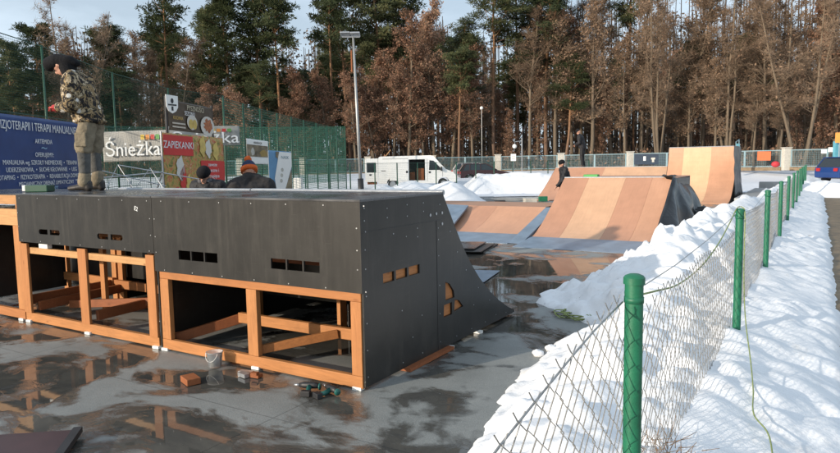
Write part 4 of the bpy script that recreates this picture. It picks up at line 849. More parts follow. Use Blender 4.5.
# tubular truss seen through between the person and the poster
q = thing('steel_truss', 'thin pale steel tube trestle in front of the grey banner', 'trestle', gp(120, 12))
m_ = MB()
pts = [(82, 188, 12), (98, 163, 12), (104, 190, 12), (118, 165, 12.3), (133, 190, 12), (150, 168, 12.2), (163, 190, 12)]
w3 = [gp(a, d, zpy(a, b, d)) for a, b, d in pts]
m_.tube(w3, .012, 5); m_.tube([gp(75, 12, zpy(75, 180, 12)), gp(163, 12.3, zpy(163, 172, 12.3))], .012, 5); m_.tube([gp(118, 12.3, zpy(118, 165, 12.3)), gp(215, 12.5, zpy(215, 182, 12.5))], .011, 5); m_.tube([gp(82, 12, zpy(82, 166, 12)), gp(165, 12.3, zpy(165, 186, 12.3))], .010, 5)
build(m_, 'tubes', M['galv'], q); m_ = MB()
for a in (84, 130, 214): p = gp(a, 12.1); m_.tube([(p.x, p.y, 0), (p.x, p.y, 1.45)], .014, 5)
build(m_, 'leg', M['galv'], q)

# ------------------------------------------------------------------ court fence with green netting
def netfence(name, label, nodes, h, post_sp, net, rp, wires=(), group=None, ph=0, postmat='dgreen', braces=False, z0=0):
    a = gp(*nodes[0]); q = thing(name, label, 'fence', a)
    pr = MB(); pr.tube([(0, 0, 0), (0, 0, h + ph)], rp, 7); pd = None
    for (n0, n1) in zip(nodes, nodes[1:]):
        A = gp(*n0); B = gp(*n1); L = (B - A).length; k = max(1, round(L / post_sp)); d = (B - A) / k; an = math.atan2(d.y, d.x)
        for i in range(k):
            p = A + d * i
            if pd is None: o = pd = build(pr, 'post', M[postmat], q, world=False, smooth=True)
            else: o = pd.copy(); C.objects.link(o); o.parent = q
            o.location = (p.x - a.x, p.y - a.y, z0)
        m_ = MB(); m_.add([(0, 0, 0), (L, 0, 0), (L, 0, h - .03), (0, 0, h - .03)], [(0, 1, 2, 3)]); o = build(m_, 'netting', M[net], q, world=False, fixn=False); o.location = (A.x - a.x, A.y - a.y, z0 + .02); o.rotation_euler = (0, 0, an)
        for wz in wires: m_ = MB(); m_.tube([A + V(0, 0, wz + z0), B + V(0, 0, wz + z0)], .009, 5); build(m_, 'rail', M[postmat], q)
        if braces: m_ = MB(); m_.tube([A + d * .1 + V(0, 0, z0 + h * .2), A + d * 1.0 + V(0, 0, z0 + h)], .02, 5); build(m_, 'brace', M[postmat], q)
    p = gp(*nodes[-1]); o = pd.copy(); C.objects.link(o); o.parent = q; o.location = (p.x - a.x, p.y - a.y, z0)
    return q
M['netthin'] = mat_net('thin_green_netting', (.012, .07, .045), .10, .045)
netfence('court_fence', 'tall green ball court fence behind the blue and grey banners', [(-60, 12.3), (-8, 13.4), (50, 15.0), (118, 18.5), (172, 21.6), (226, 23.6)], 4.1, 30, 'netthin', .022, (4.08, 2.7, 1.2), postmat='dgreen')
netfence('court_fence', 'dense dark green netting of the ball court left of the lamp post', [(226, 23.7), (262, 28), (305, 35), (346, 45)], 4.05, 2.3, 'net', .035, (4.03, 2.0), postmat='dgreen')
netfence('court_fence', 'far side of the ball court with green netting in front of the trees', [(60, 48), (150, 50), (250, 50), (346, 50)], 4.6, 3.5, 'net', .03, (4.5,), postmat='dgreen')
netfence('mesh_fence', 'low green mesh fence in front of the white van and parked car', [(282, 24), (350, 27.5), (436, 33), (494, 36), (548, 39), (589, 41)], 1.72, 1.6, 'netlow', .028, (1.70,), postmat='dgreen')

# ------------------------------------------------------------------ lamp post
b = gp(361, 25); q = thing('floodlight_pole', 'tall grey floodlight pole with two flat lamps behind the ramp deck', 'lamp post', b)
ln = RT * -.17; t = b + V(ln.x, ln.y, 6.45)
m_ = MB(); m_.tube([b, b.lerp(t, .5), t], [.070, .055, .038], 14); build(m_, 'pole', M['pole'], q, smooth=True)
m_ = MB(); m_.tube([b, b.lerp(t, .175)], [.115, .11], 14); build(m_, 'sleeve', M['dark'], q, smooth=True)
m_ = MB(); m_.tube([t - RT * .42 + V(0, 0, -.02), t + RT * .25 + V(0, 0, -.02)], .025, 6); build(m_, 'cross_arm', M['galv'], q)
for k, dx in enumerate((-.30, .08)):
    Mx = Matrix.Rotation(R(31), 4, 'Z') @ Matrix.Rotation(R(-22 if k == 0 else -18), 4, 'X'); m_ = MB(); m_.obx(t + RT * dx + V(0, 0, .08), .36, .30, .06, 0, Mx); build(m_, 'lamp_head', M['galv'], q, bevel=.01)
m_ = MB(); m_.tube([t + RT * .0 + V(-.1, 0, -.5), t + V(-.1, 0, -1.3)], .03, 6); build(m_, 'cable_box', M['lumred'], q)

# ------------------------------------------------------------------ vehicles
def wheel(q, x, y, r=.32, w_=.2):
    m_ = MB(); m_.tube([(x, y - w_ / 2, r), (x, y + w_ / 2, r)], r, 24); o = build(m_, 'wheel', M['rubber'], q, world=False, bevel=.02); s_ = 1 if y > 0 else -1
    m_ = MB(); m_.tube([(x, y + s_ * w_ / 2, r), (x, y + s_ * (w_ / 2 + .012), r)], r * .62, 16); build(m_, 'rim', M['galv'], o, world=False)
VA = math.atan2(RT.y, RT.x)
b = gp(379, 44.3); q = thing('delivery_van', 'white panel van with sliding side door and rear door open', 'van', b, VA)
outer = [(0, .38), (0, 2.0), (.05, 2.12), (.15, 2.17), (3.5, 2.20), (3.68, 2.15), (4.50, 1.28), (5.02, 1.05), (5.16, .85), (5.20, .42), (4.75, .36), (4.7, .55), (4.55, .72), (4.35, .76), (4.15, .72), (4.0, .55), (3.95, .36), (1.35, .36), (1.3, .55), (1.15, .72), (.95, .76), (.75, .72), (.6, .55), (.55, .36)]
door = [(2.05, .55), (3.12, .55), (3.12, 1.95), (2.05, 1.95)]; win = [(3.38, 1.22), (4.20, 1.22), (4.12, 1.40), (3.70, 1.84), (3.42, 1.88)]
m_ = MB(); m_.prism([outer, door, win], 'y', -.95, -.91); m_.prism([outer, win], 'y', .91, .95)
n_ = len(outer); vs = [(x, -.92, z) for x, z in outer] + [(x, .92, z) for x, z in outer]; fs = [(i, (i + 1) % n_, (i + 1) % n_ + n_, i + n_) for i in range(n_) if i not in (0, 5)]; m_.add(vs, fs)
body = build(m_, 'body', M['white'], q, world=False)
m_ = MB(); m_.add([(3.68, -.91, 2.14), (4.49, -.91, 1.29), (4.49, .91, 1.29), (3.68, .91, 2.14)], [(0, 1, 2, 3)]); build(m_, 'windscreen', M['glass'], q, world=False, fixn=False)
m_ = MB(); m_.prism([win], 'y', -.925, -.915); m_.prism([win], 'y', .915, .925); build(m_, 'side_window', M['glass'], q, world=False)
m_ = MB(); m_.bx(3.2, 3.23, -.9, .9, .4, 2.1); m_.bx(.05, 3.2, -.9, .9, .5, .53); m_.bx(.1, 3.2, .88, .90, .5, 2.1); build(m_, 'interior', M['dark'], q, world=False)
m_ = MB(); m_.bx(2.55, 3.05, -.4, .3, .53, 1.35); m_.bx(2.1, 2.45, -.2, .5, .53, 1.1); build(m_, 'cargo', M['lumred'], q, world=False)
m_ = MB(); m_.bx(.75, 2.0, -.985, -.955, .55, 1.98); build(m_, 'sliding_door', M['white'], q, world=False, bevel=.015)
m_ = MB(); m_.bx(1.85, 1.97, -1.0, -.986, 1.05, 1.2); m_.bx(3.36, 3.5, -.965, -.951, 1.02, 1.14); m_.bx(.2, .5, -.962, -.951, 1.2, 1.24); build(m_, 'door_handle', M['dark'], q, world=False)
m_ = MB(); m_.bx(3.26, 3.275, -.956, -.951, .5, 2.0); m_.bx(4.28, 4.295, -.956, -.951, .8, 1.3); m_.bx(.3, 2.0, -.956, -.951, 1.99, 2.01); build(m_, 'door_seam', M['dark'], q, world=False)
for y in (-.97, .95):
    pass
m_ = MB(); m_.prism([[(-.86, .5), (-.02, .5), (-.02, 2.05), (-.80, 2.05), (-.86, 1.9)], [(-.76, 1.12), (-.14, 1.12), (-.14, 1.78), (-.76, 1.78)]], 'y', -.95, -.90); rd_ = build(m_, 'rear_door', M['white'], q, world=False)
m_ = MB(); m_.bx(-.76, -.14, -.935, -.925, 1.12, 1.78); build(m_, 'rear_window', M['glass'], rd_, world=False)
m_ = MB(); m_.bx(-.6, -.45, -.965, -.951, .92, 1.02); build(m_, 'door_handle', M['dark'], rd_, world=False)
m_ = MB(); m_.obx((4.2, -1.08, 1.30), .10, .22, .28); build(m_, 'wing_mirror', M['dark'], q, world=False, bevel=.02); m_ = MB(); m_.obx((5.1, -.65, .82), .14, .3, .16); m_.obx((5.1, .65, .82), .14, .3, .16); build(m_, 'headlight', M['galv'], q, world=False, bevel=.02)
m_ = MB(); m_.bx(5.02, 5.24, -.9, .9, .36, .60); build(m_, 'bumper', M['dark'], q, world=False, bevel=.03)
for x in (.95, 4.35):
    for y in (-.84, .84): wheel(q, x, y)
m_ = MB(); m_.obx((-.45, -.4, .5), .6, .7, .35); tag(build(m_, 'crate', M['lumred'], world=False), 'orange brown crate on the snow below the open rear door of the van', 'crate');
cr_ = [x for x in bpy.data.objects if x.name.startswith('crate')][0]; cr_.location = b; cr_.rotation_euler = (0, 0, VA); cr_.location.z = .0
m_ = MB(); m_.tube([gp(386, 43, 2.2), gp(391, 43, 2.6)], .03, 6); pk_ = build(m_, 'roof_pole', M['lumpale']); tag(pk_, 'short pale wooden pole sticking up over the van roof', 'pole')
def car(label, loc, rz, paint, L=4.1, hgt=1.45, group=None):
    q = thing('parked_car', label, 'car', loc, rz, group); s_ = L / 4.1
    low = [(x * s_, z) for x, z in [(0, .32), (-.02, .62), (.04, .92), (.9, .98), (2.95, .96), (3.85, .80), (4.06, .66), (4.1, .32), (3.75, .25), (3.68, .5), (3.5, .63), (3.3, .66), (3.1, .63), (2.92, .5), (2.85, .25), (1.2, .25), (1.13, .5), (.95, .63), (.75, .66), (.55, .63), (.37, .5), (.3, .25)]]
    m_ = MB(); m_.prism([low], 'y', -.86, .86); build(m_, 'body', paint, q, world=False, bevel=.05)
    top = [(.12, .93), (.42, hgt - .06), (.7, hgt - .01), (1.9, hgt), (2.3, hgt - .05), (3.0, .95)]; m_ = MB(); n_ = len(top)
    vs = [(x * s_, y * (.80 - .16 * (z - .93) / .5), z) for y in (-1, 1) for x, z in top]; m_.add(vs, [tuple(range(n_)), tuple(range(n_, 2 * n_))[::-1]] + [(i, (i + 1) % n_, (i + 1) % n_ + n_, i + n_) for i in range(n_)]); build(m_, 'windows', M['glass'], q, world=False)
    m_ = MB(); m_.prism([[(x * s_, y) for x, y in ((.42, -.66), (2.15, -.66), (2.15, .66), (.42, .66))]], 'z', hgt - .03, hgt + .015)
    for y in (-1, 1):
        for (xa, za, xb, zb) in ((.12, .93, .45, hgt - .04), (3.0, .95, 2.2, hgt - .03), (1.65, .93, 1.65, hgt), (.75, .93, .8, hgt)):
            f = lambda z: y * (.81 - .16 * (z - .93) / .5); m_.beam((xa * s_, f(za), za), (xb * s_, f(zb), zb), .05, .08)
    build(m_, 'roof', paint, q, world=False)
    for x in (.75, 3.3):
        for y in (-.78, .78): wheel(q, x * s_, y, .31)
    for y in (-.6, .6): m_ = MB(); m_.obx((4.02 * s_, y, .70), .16, .34, .14); build(m_, 'headlight', M['galv'], q, world=False, bevel=.02); m_ = MB(); m_.obx((.02, y, .78), .10, .26, .18); build(m_, 'tail_light', simple('red_lens', (.4, .02, .02), .2, .05), q, world=False)
    m_ = MB(); m_.obx((2.75 * s_, -.95, 1.0), .12, .2, .14); m_.obx((2.75 * s_, .95, 1.0), .12, .2, .14); build(m_, 'wing_mirror', paint, q, world=False, bevel=.02)
    return q
pr_ = lambda n, c: simple(n, c, .22, .08, 3, .2, .7)
car('dark wine red hatchback parked right of the white van', gp(459, 51, .12), VA + .1, pr_('dark_red_paint', (.05, .015, .018)), 3.9)
car('grey car behind the nose of the white van', gp(452, 54, .2), VA, pr_('silver_paint', (.30, .30, .31)), 4.1)
car('dark blue car at the right edge beyond the snow heap', gp(827, 45, .12), VA + .25, pr_('blue_paint_gloss', (.015, .05, .19)), 4.3, 1.5)

# ------------------------------------------------------------------ ground rises to the boundary fence
mb = MB()
def rise(u, v):
    a = -95 + 190 * u; d = 45 + 15 * v; p = Fh * d + Rh * a; return (p.x, p.y, -.02 + .86 * sm(v * 1.6) + .10 * noise.fractal(p * .3, 1, 2, 4) * min(1, v * 8) * (1 - .7 * v))
mb.grid(rise, 160, 24); struct(build(mb, 'snowy_rise', M['snowfar'], smooth=True, fixn=False))
mb = MB()
def ff(u, v):
    a = -220 + 440 * u; d = 58.5 + 260 * v; p = Fh * d + Rh * a; return (p.x, p.y, .80 + .25 * noise.noise(p * .1) * min(1, v * 12) - .0 * v)
mb.grid(ff, 120, 70)
fm = NM('forest_floor_surface'); v_ = fm.coord(); f_ = fm.noise(v_, .35, 6, .65); g_ = fm.noise(v_, 3, 4, .6)
fm.col(fm.mix(fm.ramp(f_, [(.50, 0), (.60, .75)]), fm.ramp(g_, [(.3, (.06, .035, .02)), (.7, (.17, .10, .055))]), (.62, .63, .66))).set(.85, .2); fm.bump(g_, .08, .7)
struct(build(mb, 'forest_floor', fm.m, smooth=True, fixn=False))
# boundary fence: pillars and framed mesh panels, one fence
PX = [176, 240, 303, 368, 433, 498, 561, 630, 706, 786, 872]
def fd_(px): return 62 - 6 * max(0, (px - 498)) / 288 if px > 498 else 62
q = thing('boundary_fence', 'blue grey mesh panel fence with pale concrete pillars at the forest edge', 'fence', gp(498, 62, .7))
M['netblue'] = mat_net('blue_grey_mesh', (.10, .17, .19), .16, .10)
for px in PX:
    p = gp(px, fd_(px)); m_ = MB(); m_.obx((p.x, p.y, 1.52), .55, .42, 1.66, VA); m_.obx((p.x, p.y, 2.38), .66, .52, .07, VA); build(m_, 'pillar', M['conc'], q, bevel=.02)
for a, c in zip(PX, PX[1:]):
    A = gp(a, fd_(a)); B = gp(c, fd_(c)); r_ = (B - A).normalized(); A = A + r_ * .32; B = B - r_ * .32; n_ = 2
    m_ = MB(); m_.beam(A + V(0, 0, .80), B + V(0, 0, .80), .3, .26); build(m_, 'plinth', M['plinth'] if 'plinth' in M else M.setdefault('plinth', simple('brown_plinth', (.20, .145, .09), .85, .25, 4)), q)
    for k in range(n_):
        P0 = A.lerp(B, k / n_) + r_ * .03; P1 = A.lerp(B, (k + 1) / n_) - r_ * .03; m_ = MB()
        for z in (1.0, 2.2): m_.beam(P0 + V(0, 0, z), P1 + V(0, 0, z), .05, .06)
        for pp in (P0, P1): m_.beam(pp + V(0, 0, .94), pp + V(0, 0, 2.23), .08, .08, (1, 0, 0))
        fo = build(m_, 'panel_frame', M['bluegrey'], q)
        L = (P1 - P0).length; m_ = MB(); m_.add([(0, 0, 0), (L, 0, 0), (L, 0, 1.18), (0, 0, 1.18)], [(0, 1, 2, 3)]); o = build(m_, 'mesh_infill', M['netblue'], fo, world=False, fixn=False); o.location = P0 - worig(q) + V(0, 0, 1.01); o.rotation_euler = (0, 0, math.atan2(r_.y, r_.x))
def sign(name, label, cat, px0, py0, px1, py1, d, mat, pole=None, parts=()):
    a = gp(px0, d, zpy(px0, py1, d)); b = gp(px1, d, zpy(px1, py1, d)); zt = zpy(px0, py0, d); r_ = (b - a); r_.z = 0; n = V(r_.y, -r_.x, 0).normalized()
    q = thing(name, label, cat, a); h = zt - a.z; m_ = MB(); m_.add([a, b, b + V(0, 0, h), a + V(0, 0, h)] + [p + n * .03 for p in (a, b, b + V(0, 0, h), a + V(0, 0, h))], [(0, 1, 2, 3), (7, 6, 5, 4), (0, 4, 5, 1), (1, 5, 6, 2), (2, 6, 7, 3), (3, 7, 4, 0)]); build(m_, 'board', mat, q)
    for (u0, u1, v0, v1, mt) in parts:
        m_ = MB(); m_.add([a + r_ * u + V(0, 0, h * v) + n * .036 for u, v in ((u0, v0), (u1, v0), (u1, v1), (u0, v1))], [(0, 1, 2, 3)]); build(m_, 'print', mt, q, fixn=False)
    if pole: c = (a + b) / 2 - n * .04; m_ = MB(); m_.tube([(c.x, c.y, pole), (c.x, c.y, zt)], .035, 6); build(m_, 'pole', M['galv'], q)
    return q
orr = simple('orange_board_paint', (.55, .13, .04), .6, .1)
sign('notice_board', 'plain orange board fixed to the boundary fence right of the tall quarter pipe', 'sign', 757, 151.5, 770.5, 160.5, 55.2, orr)
sign('notice_board', 'small white notice on a post before the boundary fence', 'sign', 510.8, 154, 516, 161, 60, M['white'], .7, ((.15, .85, .55, .65, M['galv']), (.15, .85, .3, .4, M['galv'])))
sign('notice_board', 'lower left one of the two small white boards near the right edge', 'sign', 820.5, 149.5, 826, 153.5, 54, M['white']); sign('notice_board', 'upper right one of the two small white boards near the right edge', 'sign', 827.5, 147.5, 833.5, 152, 54, M['white'])
sign('warning_sign', 'orange yellow sign on a blue post at the right edge', 'sign', 834, 133, 843, 143, 53, simple('amber_paint', (.60, .24, .03), .5, .1), .7)
sign('banner', 'dark navy banner on boundary fence with small white emblem', 'banner', 634, 154, 665, 164.5, 58.6, simple('navy_banner', (.02, .035, .06), .5, .2), None, ((.30, .38, .35, .75, M['white']), (.55, .68, .45, .62, M['conc']), (.58, .65, .2, .45, M['conc'])))
m_ = MB(); a = gp(837, 53.5); m_.obx((a.x, a.y, 1.6), .5, .3, 2.2, VA); tag(build(m_, 'gate_leaf', M['skyblue']), 'light blue gate leaf at the right edge of the boundary fence', 'gate')
m_ = MB(); a = gp(737.5, 54.5); m_.obx((a.x, a.y, 1.7), .18, .18, 2.1, VA); tag(build(m_, 'gate_post', M['skyblue']), 'light blue post just right of the tall quarter pipe', 'post')
m_ = MB(); a = gp(775.5, 53.6); m_.ball((a.x, a.y, 1.18), (.28, .2, .22), 12, 8); tag(build(m_, 'sack', simple('red_sack', (.45, .03, .04), .7, .1), smooth=True), 'small red sack on snow below the orange board', 'sack')
b = gp(522, 59, .7); q = thing('solar_lamp', 'solar lamp post with tilted dark panel and white round lamp', 'lamp post', b)
m_ = MB(); m_.tube([b, b + V(0, 0, 3.2)], .06, 8); m_.tube([b + V(0, 0, 2.85), b - RT * .62 + V(0, 0, 2.75)], .03, 6); m_.tube([b - RT * .62 + V(0, 0, 2.75), b - RT * .66 + V(0, 0, 2.45)], .02, 6); build(m_, 'pole', M['galv'], q)
Mx = Matrix.Rotation(VA, 4, 'Z') @ Matrix.Rotation(R(-62), 4, 'Y'); m_ = MB(); m_.obx(b + V(0, 0, 3.75) + RT * .1, 1.35, .8, .05, 0, Mx); build(m_, 'solar_panel', M['glass'], q)
m_ = MB(); m_.ball(b - RT * .66 + V(0, 0, 2.35), .2, 14, 10); build(m_, 'globe', M['white'], q, smooth=True)
b = gp(455, 56, .3)
for px, d, lab in ((413, 57, 'round white lamp hanging among the trees above the van'),):
    p = gp(482, 62, zpy(482, 109, 62)); m_ = MB(); m_.ball(p, .16, 12, 8); m_.tube([(p.x, p.y, .8), (p.x, p.y, p.z)], .018, 6); tag(build(m_, 'globe_lamp', M['white'], smooth=True), 'small white globe lamp on a thin pole among the trunks left of the solar lamp', 'lamp')
# things on the slab beyond the ramps
def loose(name, label, cat, px, d, s, mat, rz=0, grp=None):
    p = gp(px, d); m_ = MB(); m_.obx((p.x, p.y, s[2] / 2 + .004), s[0], s[1], s[2], VA + rz); o = build(m_, name, mat, bevel=.01); tag(o, label, cat, grp); return o
loose('black_crate', 'small black crate on the slab beyond the low ramp', 'crate', 499.5, 25.5, (.42, .35, .17), M['dark']); loose('white_block', 'white concrete block beyond the low ramp, right of the black crate', 'block', 530, 25.5, (.46, .4, .24), M['conc'], .1)
loose('grind_box', 'low grey ledge at the far edge of the slab', 'ledge', 478, 29.5, (1.4, .3, .12), M['galv']); loose('grind_box', 'long thin low rail behind the black crate', 'ledge', 512, 28.0, (2.4, .2, .14), M['pole'])
p = gp(543, 27.3); m_ = MB(); m_.obx((p.x, p.y, .12), .35, .2, .2, VA); tag(build(m_, 'green_box', M['green']), 'green box half hidden behind the upper left corner of the large tan ramp', 'box')
m_ = MB(); p = V(-2.1, 23.6, 0); m_.tube([p + V(-.7, 0, .05), p + V(.5, .25, .05)], .045, 8); tag(build(m_, 'plastic_pipe', M['orange2'] if 'orange2' in M else simple('orange_pipe', (.55, .14, .05), .5, .1)), 'short orange pipe lying on slab before the tall quarter pipe', 'pipe')
m_ = MB(); m_.bx(-2.4, -1.0, 24.5, 33, .0, .30); m_.bx(-2.3, -1.0, 34.0, 34.3, .0, .55); tag(build(m_, 'concrete_ledge', M['pole'], bevel=.02), 'low grey concrete ledge right of the tall quarter pipe', 'ledge')

# ------------------------------------------------------------------ trees
def leafquads(m_, c, rad, n, sz, rng, flat=.0):
    for _ in range(n):
        while True:
            x, y, z = rng.uniform(-1, 1), rng.uniform(-1, 1), rng.uniform(-1, 1)
            if x * x + y * y + z * z < 1: break
        p = V(c[0] + x * rad[0], c[1] + y * rad[1], c[2] + z * rad[2]); s_ = sz * rng.uniform(.6, 1.4)
        a = V(rng.gauss(0, 1), rng.gauss(0, 1), rng.gauss(0, 1)).normalized(); b_ = a.orthogonal().normalized()
        b_ = (Matrix.Rotation(rng.uniform(0, 6.28), 3, a) @ b_); c2 = a.cross(b_)
        m_.add([p + b_ * s_, p + c2 * s_ * .55, p - b_ * s_, p - c2 * s_ * .55], [(0, 1, 2, 3)])
def needles(m_, c, r, n, rng, L=.34):
    for _ in range(n):
        d = V(rng.gauss(0, 1), rng.gauss(0, 1), rng.gauss(.25, .8)).normalized(); p = V(*c) + V(d.x * r, d.y * r, d.z * r * .5) * rng.uniform(.2, 1); s_ = d.orthogonal().normalized() * .045
        e = p + d * L * rng.uniform(.5, 1.1); m_.add([p - s_, p + s_, e + s_ * .5, e - s_ * .5], [(0, 1, 2, 3)])
def twig(m_, p, d, L, w_, rng):
    s_ = d.cross(V(rng.gauss(0, 1), rng.gauss(0, 1), rng.gauss(0, 1))).normalized() * w_; q_ = p + d * L * .5 + V(rng.gauss(0, .05), rng.gauss(0, .05), rng.gauss(0, .05)) * L; e = p + d * L + V(0, 0, .1 * L)
    m_.add([p - s_, p + s_, q_ + s_ * .7, q_ - s_ * .7, e], [(0, 1, 2, 3), (3, 2, 4)])
def wpath(p, d, L, n, rng, wob, grav=0):
    pts = [p]; d = d.normalized()
    for i in range(n):
        d = (d + V(rng.gauss(0, wob), rng.gauss(0, wob), rng.gauss(0, wob) + grav)).normalized(); pts.append(pts[-1] + d * (L / n))
    return pts
def at(pts, t): f = t * (len(pts) - 1); i = min(int(f), len(pts) - 2); return pts[i].lerp(pts[i + 1], f - i)
def make_pine(seed, H=20, start=.5, dens=1.0, name='pine_tree'):
    rng = random.Random(seed); tr = MB(); cr_ = MB()
    pts = wpath(V(0, 0, -.3), V(rng.gauss(0, .02), rng.gauss(0, .02), 1), H, 10, rng, .022); tr.tube(pts, [.19 * (1 - .85 * i / 10) + .02 for i in range(11)], 7)
    nb = int(40 * dens)
    for i in range(nb):
        t = start + (1 - start) * (i / nb) ** .9 * .97; p = at(pts, t); an = rng.uniform(0, 6.28); k = (1 - (t - start) / (1 - start)); L = (1.0 + 2.3 * math.sin(min(1, k * 1.25 + .12) * math.pi * .55)) * rng.uniform(.6, 1.15)
        d = V(math.cos(an), math.sin(an), rng.uniform(.1, .6) + .5 * (1 - k)); bp = wpath(p, d, L, 5, rng, .14, .04); tr.tube(bp, [.05, .04, .03, .022, .015, .01], 4, cap=False)
        for j in range(int(9 * dens)):
            u = rng.uniform(.4, 1); c = at(bp, u) + V(rng.gauss(0, .30), rng.gauss(0, .30), rng.gauss(.1, .12)); needles(cr_, c, rng.uniform(.38, .70), 34, rng, .30)
    for i in range(16):
        t = rng.uniform(.18, start); p = at(pts, t); an = rng.uniform(0, 6.28); bp = wpath(p, V(math.cos(an), math.sin(an), rng.uniform(-.3, .3)), rng.uniform(.4, 1.3), 3, rng, .2); tr.tube(bp, [.025, .018, .012, .006], 3, cap=False)
    return tr, cr_, 'barkp', 'pine'
def make_decid(seed, H=18, start=.12, leaf=1.0, leafmat='rust', stems=1, spread=1.0, twigs=1.0, lsz=.105, col=0):
    rng = random.Random(seed); tr = MB(); cr_ = MB(); cr_.cur = 0
    for s_ in range(stems):
        a0 = rng.uniform(0, 6.28); ln = .0 if stems == 1 else rng.uniform(.10, .22); h = H * rng.uniform(.82, 1)
        pts = wpath(V(.25 * math.cos(a0) * (stems > 1), .25 * math.sin(a0) * (stems > 1), -.3), V(ln * math.cos(a0), ln * math.sin(a0), 1), h, 10, rng, .04, .0); r0 = .19 if stems == 1 else .135
        tr.tube(pts, [r0 * (1 - .88 * i / 10) + .012 for i in range(11)], 7); nb = int(34 / stems ** .5)
        for i in range(nb):
            t = start + (.97 - start) * i / nb; p = at(pts, t); an = rng.uniform(0, 6.28); k = (t - start) / (1 - start); L = spread * (h * .20) * (1.15 - k * .85) * (min(1, .45 + k * 2.2)) * rng.uniform(.6, 1.2)
            bp = wpath(p, V(math.cos(an), math.sin(an), rng.uniform(.45, 1.1)), L, 5, rng, .15, .05); b0 = .06 * (1 - k * .6) * (.6 if stems > 1 else 1)
            tr.tube(bp, [b0, b0 * .8, b0 * .6, b0 * .45, b0 * .3, b0 * .15], 4, cap=False)
            for j in range(int(8)):
                u = rng.uniform(.25, 1); c = at(bp, u); an2 = rng.uniform(0, 6.28); sp = wpath(c, V(math.cos(an2), math.sin(an2), rng.uniform(.2, 1.0)), L * rng.uniform(.25, .5), 3, rng, .18, .05); tr.tube(sp, [.018, .014, .01, .005], 3, cap=False)
                cr_.cur = 1
                for k2 in range(int(9 * twigs)): q_ = at(sp, rng.uniform(.1, 1)); twig(cr_, q_, V(rng.gauss(0, 1), rng.gauss(0, 1), rng.gauss(.5, .7)).normalized(), rng.uniform(.35, .9), .011, rng)
                cr_.cur = 0
                if leaf > 0: e = at(sp, .7); leafquads(cr_, e, (.55, .55, .45), int(30 * leaf), lsz, rng)
    return tr, cr_, 'barkd', leafmat
KIND = {}
def proto(key, name, cat, args, fn):
    tr, cr_, bk, lf = fn(**args); q = thing(name, '', cat, (0, 0, -500)); build(tr, 'trunk', M[bk], q, world=False, smooth=True, fixn=False); build(cr_, 'crown', [M[lf], M['twig']], q, world=False, fixn=False); KIND.setdefault(key, []).append([q, False])
for s_ in range(4): proto('pine', 'pine_tree', 'pine tree', dict(seed=10 + s_, start=(.48, .58, .40, .65)[s_], dens=(1, 1, 1.15, .85)[s_]), make_pine)
for s_ in range(3): proto('rust', 'leafy_tree', 'tree', dict(seed=30 + s_, start=(.16, .22, .30)[s_], leaf=(.8, .6, .5)[s_], twigs=1.2), make_decid)
for s_ in range(2): proto('oak', 'leafy_tree', 'tree', dict(seed=40 + s_, start=.28, leaf=.22, leafmat='oak', twigs=1.7), make_decid)
for s_ in range(3): proto('bare', 'bare_tree', 'tree', dict(seed=50 + s_, start=(.35, .3, .45)[s_], leaf=.07, leafmat='oak', twigs=2.2, spread=(1, .9, 1.2)[s_]), make_decid)
for s_ in range(2): proto('multi', 'bare_tree', 'tree', dict(seed=60 + s_, start=.32, leaf=.05, leafmat='oak', stems=4, twigs=1.8, spread=.9), make_decid)
for s_ in range(2): proto('young', 'young_tree', 'tree', dict(seed=70 + s_, H=18, start=.2, leaf=.3, spread=.5, twigs=.9, leafmat='rust'), make_decid)
TOP = [(-80, 48), (0, 50), (30, 42), (45, 36), (58, 20), (70, 48), (85, 4), (95, 25), (110, 38), (130, 36), (150, 26), (160, 4), (175, 0), (182, 26), (200, 34), (212, 14), (235, 2), (262, 4), (285, 4), (298, 30), (312, 26), (325, -4), (350, -18), (380, -20), (415, -12), (440, -8), (455, 4), (468, 26), (480, 16), (500, -4), (530, -12), (560, -20), (640, -34), (720, -40), (840, -50), (920, -50)]
NAMES = {'pine': 'tall green pine', 'rust': 'tree with rusty withered leaves', 'oak': 'tree with sparse pale leaves', 'bare': 'bare brown tree', 'multi': 'bare tree with several pale stems', 'young': 'slender young brown tree'}
MARK = [(-200, 'above the blue banner'), (40, 'behind the hooded person'), (103, 'above the grey banner'), (165, 'above the food posters'), (230, 'behind the green netting'), (345, 'right of the floodlight pole'), (385, 'behind the white van'), (455, 'behind the red car'), (500, 'behind the solar lamp'), (545, 'behind the far standing person'), (600, 'behind the pale low ramp'), (670, 'behind the tall quarter pipe'), (745, 'behind the orange board'), (790, 'near the blue car')]
ROW = {0: 'at the forest edge', 1: 'just inside the forest', 2: 'deeper inside', 3: 'far back'}
BASEH = {'pine': 20, 'rust': 18, 'oak': 18, 'bare': 18, 'multi': 18, 'young': 18}
rng = random.Random(77); cnt = {}
def put(key, px, d, top=None, h=None, s=None, row=0):
    lst = KIND[key]; e = lst[rng.randrange(len(lst))]
    z0 = .85 if d > 58 else .3
    if h is None: h = zpy(px, top, d) - z0
    sz = h / BASEH[key]; s = s or max(.6, min(1.25, .35 + .65 * sz)) * rng.uniform(.85, 1.15); mk = [m for a, m in MARK if px >= a][-1]
    lab = f"{NAMES[key]} {ROW[row]} {mk}"; g = f"{NAMES[key]}, several {ROW[row]} {mk}"
    rz = rng.uniform(0, 6.28); loc = gp(px, d, z0)
    if not e[1]: q = e[0]; q.location = loc; q.rotation_euler = (0, 0, rz); q.scale = (s, s, sz); q['label'] = lab; q['group'] = g; e[1] = True
    else: q = dup(e[0], loc, rz, (s, s, sz), lab, g)
    cnt[key] = cnt.get(key, 0) + 1; return q
